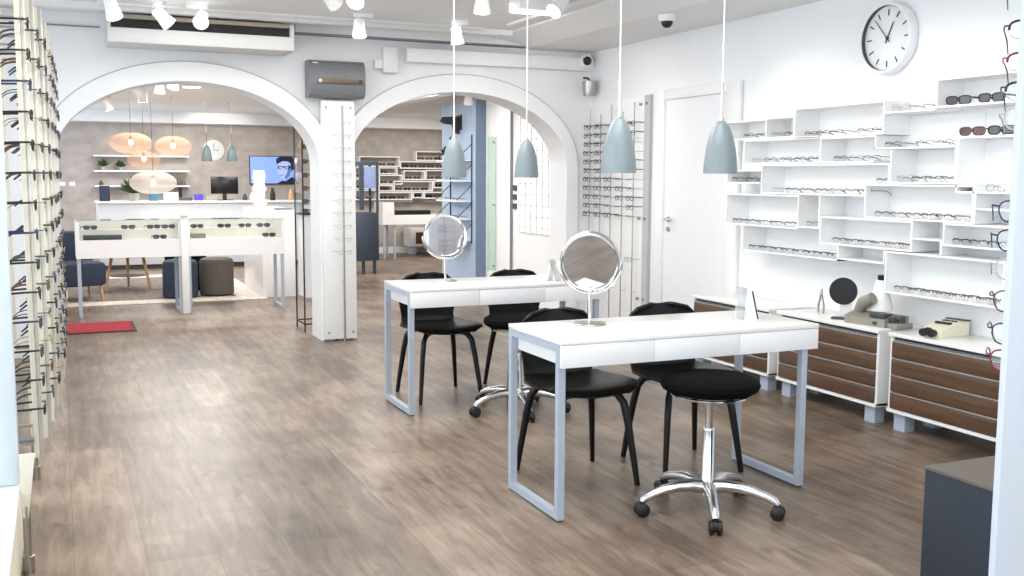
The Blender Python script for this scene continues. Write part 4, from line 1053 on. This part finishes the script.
b = MB(); b.box(0, 0, .57, W, .02, .73); b.box(0, D-.02, .57, W, D, .73); b.box(0, .02, .57, .02, D-.02, .73); b.box(W-.02, .02, .57, W, D-.02, .73); b.box(.02, .02, .57, W-.02, D-.02, .59); b.box(0, 0, .73, .2, D, .94); b.build('body', M['white'], t)
B(.21, .03, .7, W-.03, D-.03, .725).build('display_floor', M['glow'], t); B(.25, .04, .726, .85, .2, .80).build('dark_tray', M['ink'], t)
b = MB(); b.box(.2, 0, .731, W, .006, .94); b.box(0, 0, .941, W, D, .948); b.build('glass', M['glass'], t)
for x in (.02, .2, W-.05):
    B(x, .02, 0, x+.03, .05, .57).build('leg', M['steel'], t); B(x, D-.05, 0, x+.03, D-.02, .57).build('leg', M['steel'], t)
t = thing('drawer_cabinet', 'small white cabinet with a walnut drawer under the far wall', 'cabinet', (5.60, 17.1, 0))
B(0, 0, .14, .9, .4, .46, bev=.003).build('body', M['white'], t); B(.10, -.012, .19, .82, -.0005, .39).build('drawer', M['walnut'], t)
for x in (.05, .78): B(x, .05, 0, x+.07, .3, .14).build('foot', M['foot'], t)
tag(B(5.98, 17.15, .4605, 6.3, 17.35, .57, bev=.005).build('dark_box', M['ink']), 'dark box on the small white far cabinet', 'box')
FB = [(4.78,5.51,1.53,1.71),(5.81,6.39,1.64,1.81),(5.52,6.35,1.50,1.63),(5.13,5.47,1.40,1.52),(5.58,5.98,1.30,1.47),(5.99,6.39,1.30,1.48),(5.13,5.56,1.22,1.39),(5.40,6.13,1.10,1.285),(6.14,6.45,1.16,1.29),(5.12,5.39,1.10,1.21),(5.12,5.74,.95,1.09),(5.75,5.95,.98,1.09),(5.96,6.43,.97,1.09),(4.70,5.11,1.33,1.52),(4.70,5.11,1.14,1.32),(4.70,5.11,.95,1.13)]
FL = ['upper left wide', 'topmost right', 'second row right', 'second row left', 'middle', 'middle right', 'left middle', 'wide central', 'small right', 'small left', 'lowest left', 'small square lowest', 'lowest right', 'upper cabinet-side', 'middle cabinet-side', 'lower cabinet-side']
fe = MB()
for i, (x0, x1, z0, z1) in enumerate(FB):
    b = MB(); y0 = YE-.2; e = .018; yw = YE-.001
    b.box(x0, y0, z0, x1, yw, z0+e); b.box(x0, y0, z1-e, x1, yw, z1); b.box(x0, y0, z0+e, x0+e, yw, z1-e); b.box(x1-e, y0, z0+e, x1, yw, z1-e)
    tag(b.build('shelf_box', M['shelfw']), FL[i]+' white box on the far taupe wall in the right arch', 'wall shelf', 'white display boxes on the far wall')
    x = x0+.1
    while x < x1-.08:
        fe.mi = random.choice((0, 0, 1))
        for s_ in (-1, 1): fe.tube([(x+s_*.034+p[0]*1.1, y0+.05, z0+e+.024+p[2]) for p in rim_pts(0, 0, .026, .02, 8)], .004, 4, closed=True); fe.poly([(x+s_*.034+p[0], y0+.051, z0+e+.024+p[2]) for p in rim_pts(0, 0, .025, .019, 8)])
        fe.tube([(x-.03, y0+.05, z0+e+.035), (x+.03, y0+.05, z0+e+.035)], .004, 4)
        for s_ in (-1, 1): fe.tube([(x+s_*.066, y0+.05, z0+e+.032), (x+s_*.066, y0+.14, z0+e+.01)], .003, 4)
        x += .16
tag(fe.build('distant_eyewear', [FR['tortoise'], FR['black']]), 'rows of tiny dark glasses standing in the far wall boxes', 'eyeglasses', kind='stuff')

# string shelves on the blue partition
t = thing('ladder_shelf', 'blue-black wire ladder shelf with white boards on the blue partition', 'shelf', (4.469, 11.28, 0))
for y in (0.02, .74):
    b = MB()
    b.box(-.012, y, .58, 0, y+.012, 1.86); b.box(-.2, y, .6, -.19, y+.008, .9) if False else None
    for z in (.62, .87, 1.08, 1.32, 1.56): b.tube([(-.006, y+.006, z+.19), (-.195, y+.006, z+.015)], .005, 6)
    b.build('wire_frame', M['navy'], t)
for z in (.62, .87, 1.08, 1.32, 1.56): B(-.2, .033, z-.008, -.013, .739, z+.008).build('shelf_board', M['white'], t)
for i, z in enumerate((.87, 1.08, 1.32)):
    for j in range(2):
        glasses((4.32, 11.5+.28*j, z+.0085), -PI/2, 'gunmetal', 'half', False, 'gunmetal eyeglasses, %s on the %s board of the blue partition shelf' % (['right', 'left'][j], ['second lowest', 'middle', 'second highest'][i]), 'eyeglasses on the partition shelf')
t = thing('wall_bracket_lamp', 'black swing bracket fitting high on the blue partition', 'wall fitting', (4.469, 11.72, 2.02))
B(-.012, -.08, -.09, 0, .08, .09).build('plate', M['ink'], t); b = MB(); b.prism([(-.012, -.02, .07), (-.22, -.02, .06), (-.25, -.02, .01), (-.2, -.02, -.02), (-.1, -.02, -.03), (-.05, -.02, -.13), (-.012, -.02, -.14)], (0, .04, 0)); b.build('arm', M['ink'], t)
plant(4.36, 11.9, 1.5685, .55, 'grey green dried plant on the top board of the partition shelf')
# white side wall displays beyond the right arch
t = thing('light_display', 'glowing white eyewear grid panel on the side wall inside the right arch', 'display panel', (4.598, 9.42, .78))
B(-.02, 0, 0, 0, .80, 1.28).build('glowing_panel', M['light'], t)
b = MB()
for k in range(6): b.box(-.028, .04+.14*k, 0, -.0205, .044+.14*k, 1.28)
for k in range(11): b.box(-.034, 0, .06+.115*k, -.0285, .80, .066+.115*k)
b.build('grid_rails', M['seaml'], t)
t = thing('mirror_strip', 'tall greenish glass edge panel on the side wall before the blue partition', 'glass panel', (4.598, 10.82, .3))
B(-.13, 0, 0, 0, .012, 1.52).build('glass_edge', M['glassg'], t)
b = MB()
for z in (.05, .75, 1.46): b.lathe([(.014, -.016), (.014, 0)], (-.06, 0, z), axis='Y', n=12)
b.build('standoff', M['brushed'], t)
t = thing('white_pilaster', 'pale grey white upright panel between glowing grid and green glass edge', 'panel', (4.598, 10.42, 0))
B(-.03, 0, 0, 0, .38, 2.2).build('board', M['white'], t)
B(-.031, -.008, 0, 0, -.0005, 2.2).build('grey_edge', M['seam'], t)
for i in range(3):
    tag(B(4.585, 10.3, 1.02+.1*i, 4.598, 10.38, 1.08+.1*i).build('picture_card', M['greydk']), ['lowest', 'middle', 'highest'][i]+' small dark picture card stacked beside the glowing grid', 'picture')

# ------------------------------------------------------------------ LIGHT
w = bpy.data.worlds.new('sky'); sc.world = w; w.use_nodes = True
bg = w.node_tree.nodes['Background']; bg.inputs['Color'].default_value = (.80, .90, 1.0, 1); bg.inputs['Strength'].default_value = 1.3
def area(name, loc, rot, sx, sy, power, col):
    l = bpy.data.lights.new(name, 'AREA'); l.shape = 'RECTANGLE'; l.size = sx; l.size_y = sy; l.energy = power; l.color = col
    o = bpy.data.objects.new(name, l); COL.link(o); o.location = loc; o.rotation_euler = rot; return o
# daylight through the left and front windows
area('daylight_left', (-1.0, 3.6, 1.5), (0, math.radians(-90), 0), 2.2, 8.5, 170, (.80, .89, 1.0))
area('daylight_front', (1.8, -2.9, 1.5), (math.radians(90), 0, 0), 5, 2.2, 90, (.86, .93, 1.0))
for x in (1.1, 3.2):
    area('ceiling_light', (x, 9.3, 2.25), (math.radians(42), 0, 0), 1.3, .6, 10, (.97, .98, 1))  # added unseen fill, tilted to brighten the fronts behind the arches
area('daylight_back', (-.3, 16.2, 1.4), (0, math.radians(-90), math.radians(35)), 1.6, .9, 16, (.6, .75, 1.0))  # added cool fill for the bluish wall end, no window here
# shop lighting: added, unseen fill panels under the ceilings, then spot beams
for (x, y, e) in ((1.9, .8, 26), (1.7, 3.2, 32), (1.7, 5.4, 36), (1.2, 7.2, 18), (3.0, 7.1, 16)):
    area('ceiling_light', (x, y, 2.54), (0, 0, 0), 1.6, 1.2, e, (1, .97, .93))
for (x, y, e) in ((1.2, 10.2, 36), (1.3, 13.2, 50), (1.6, 15.6, 62), (3.2, 10.6, 30), (3.4, 13.4, 50), (6.0, 15.4, 64)):
    area('ceiling_light', (x, y, 2.33), (0, 0, 0), 1.4, 1.2, e, (1, .97, .93))
def spot(loc, target, e, ang=70, col=(1, .95, .88)):
    l = bpy.data.lights.new('spot_beam', 'SPOT'); l.energy = e; l.spot_size = math.radians(ang); l.spot_blend = .6; l.shadow_soft_size = .06; l.color = col
    o = bpy.data.objects.new('spot_beam', l); COL.link(o); o.location = loc
    o.rotation_euler = (Vector(target)-Vector(loc)).to_track_quat('-Z', 'Y').to_euler()
for (a, b, e) in (((3.2, 5.6, 2.45), (4.5, 5.4, 1.3), 20), ((3.2, 4.5, 2.45), (4.5, 4.3, 1.4), 20), ((3.2, 3.6, 2.45), (4.5, 3.5, 1.4), 16),
                  ((.9, 5.2, 2.45), (-.2, 5.2, 1.2), 50), ((.9, 3.6, 2.45), (-.2, 4.2, 1.1), 50), ((2.6, 6.3, 2.45), (4.3, 8.3, 1.5), 30), ((2.3, 16.0, 2.25), (2.4, 17.6, 1.8), 22), ((5.2, 15.5, 2.25), (5.4, 17.6, 1.7), 16), ((3.4, 6.0, 2.45), (3.6, 6.3, 2.5), 0)):  # first two beams are added to brighten the left rack, no heads there
    if e: spot(a, b, e)

# ------------------------------------------------------------------ CAMERA
cam = bpy.data.cameras.new('camera'); co = bpy.data.objects.new('camera', cam); COL.link(co)
f, yaw, pitch, roll = 1024.6, .415583, .108875, -.004885
cam.sensor_width = 36; cam.lens = f/1024*36; cam.clip_start = .05
cy, sy_, cp, sp = math.cos(yaw), math.sin(yaw), math.cos(pitch), math.sin(pitch)
fw = Vector((sy_*cp, cy*cp, -sp)); rt = Vector((cy, -sy_, 0)); dn = fw.cross(rt)
r2 = rt*math.cos(roll)+dn*math.sin(roll); d2 = dn*math.cos(roll)-rt*math.sin(roll)
mt = Matrix((r2, -d2, -fw)).transposed().to_4x4(); mt.translation = (0, 0, H)
co.matrix_world = mt
sc.camera = co
sc.view_settings.view_transform = 'Standard'
sc.view_settings.exposure = 0.18
sc.cycles.use_denoising = True
sc.cycles.max_bounces = 8
sc.cycles.transparent_max_bounces = 24
sc.cycles.sample_clamp_indirect = 6
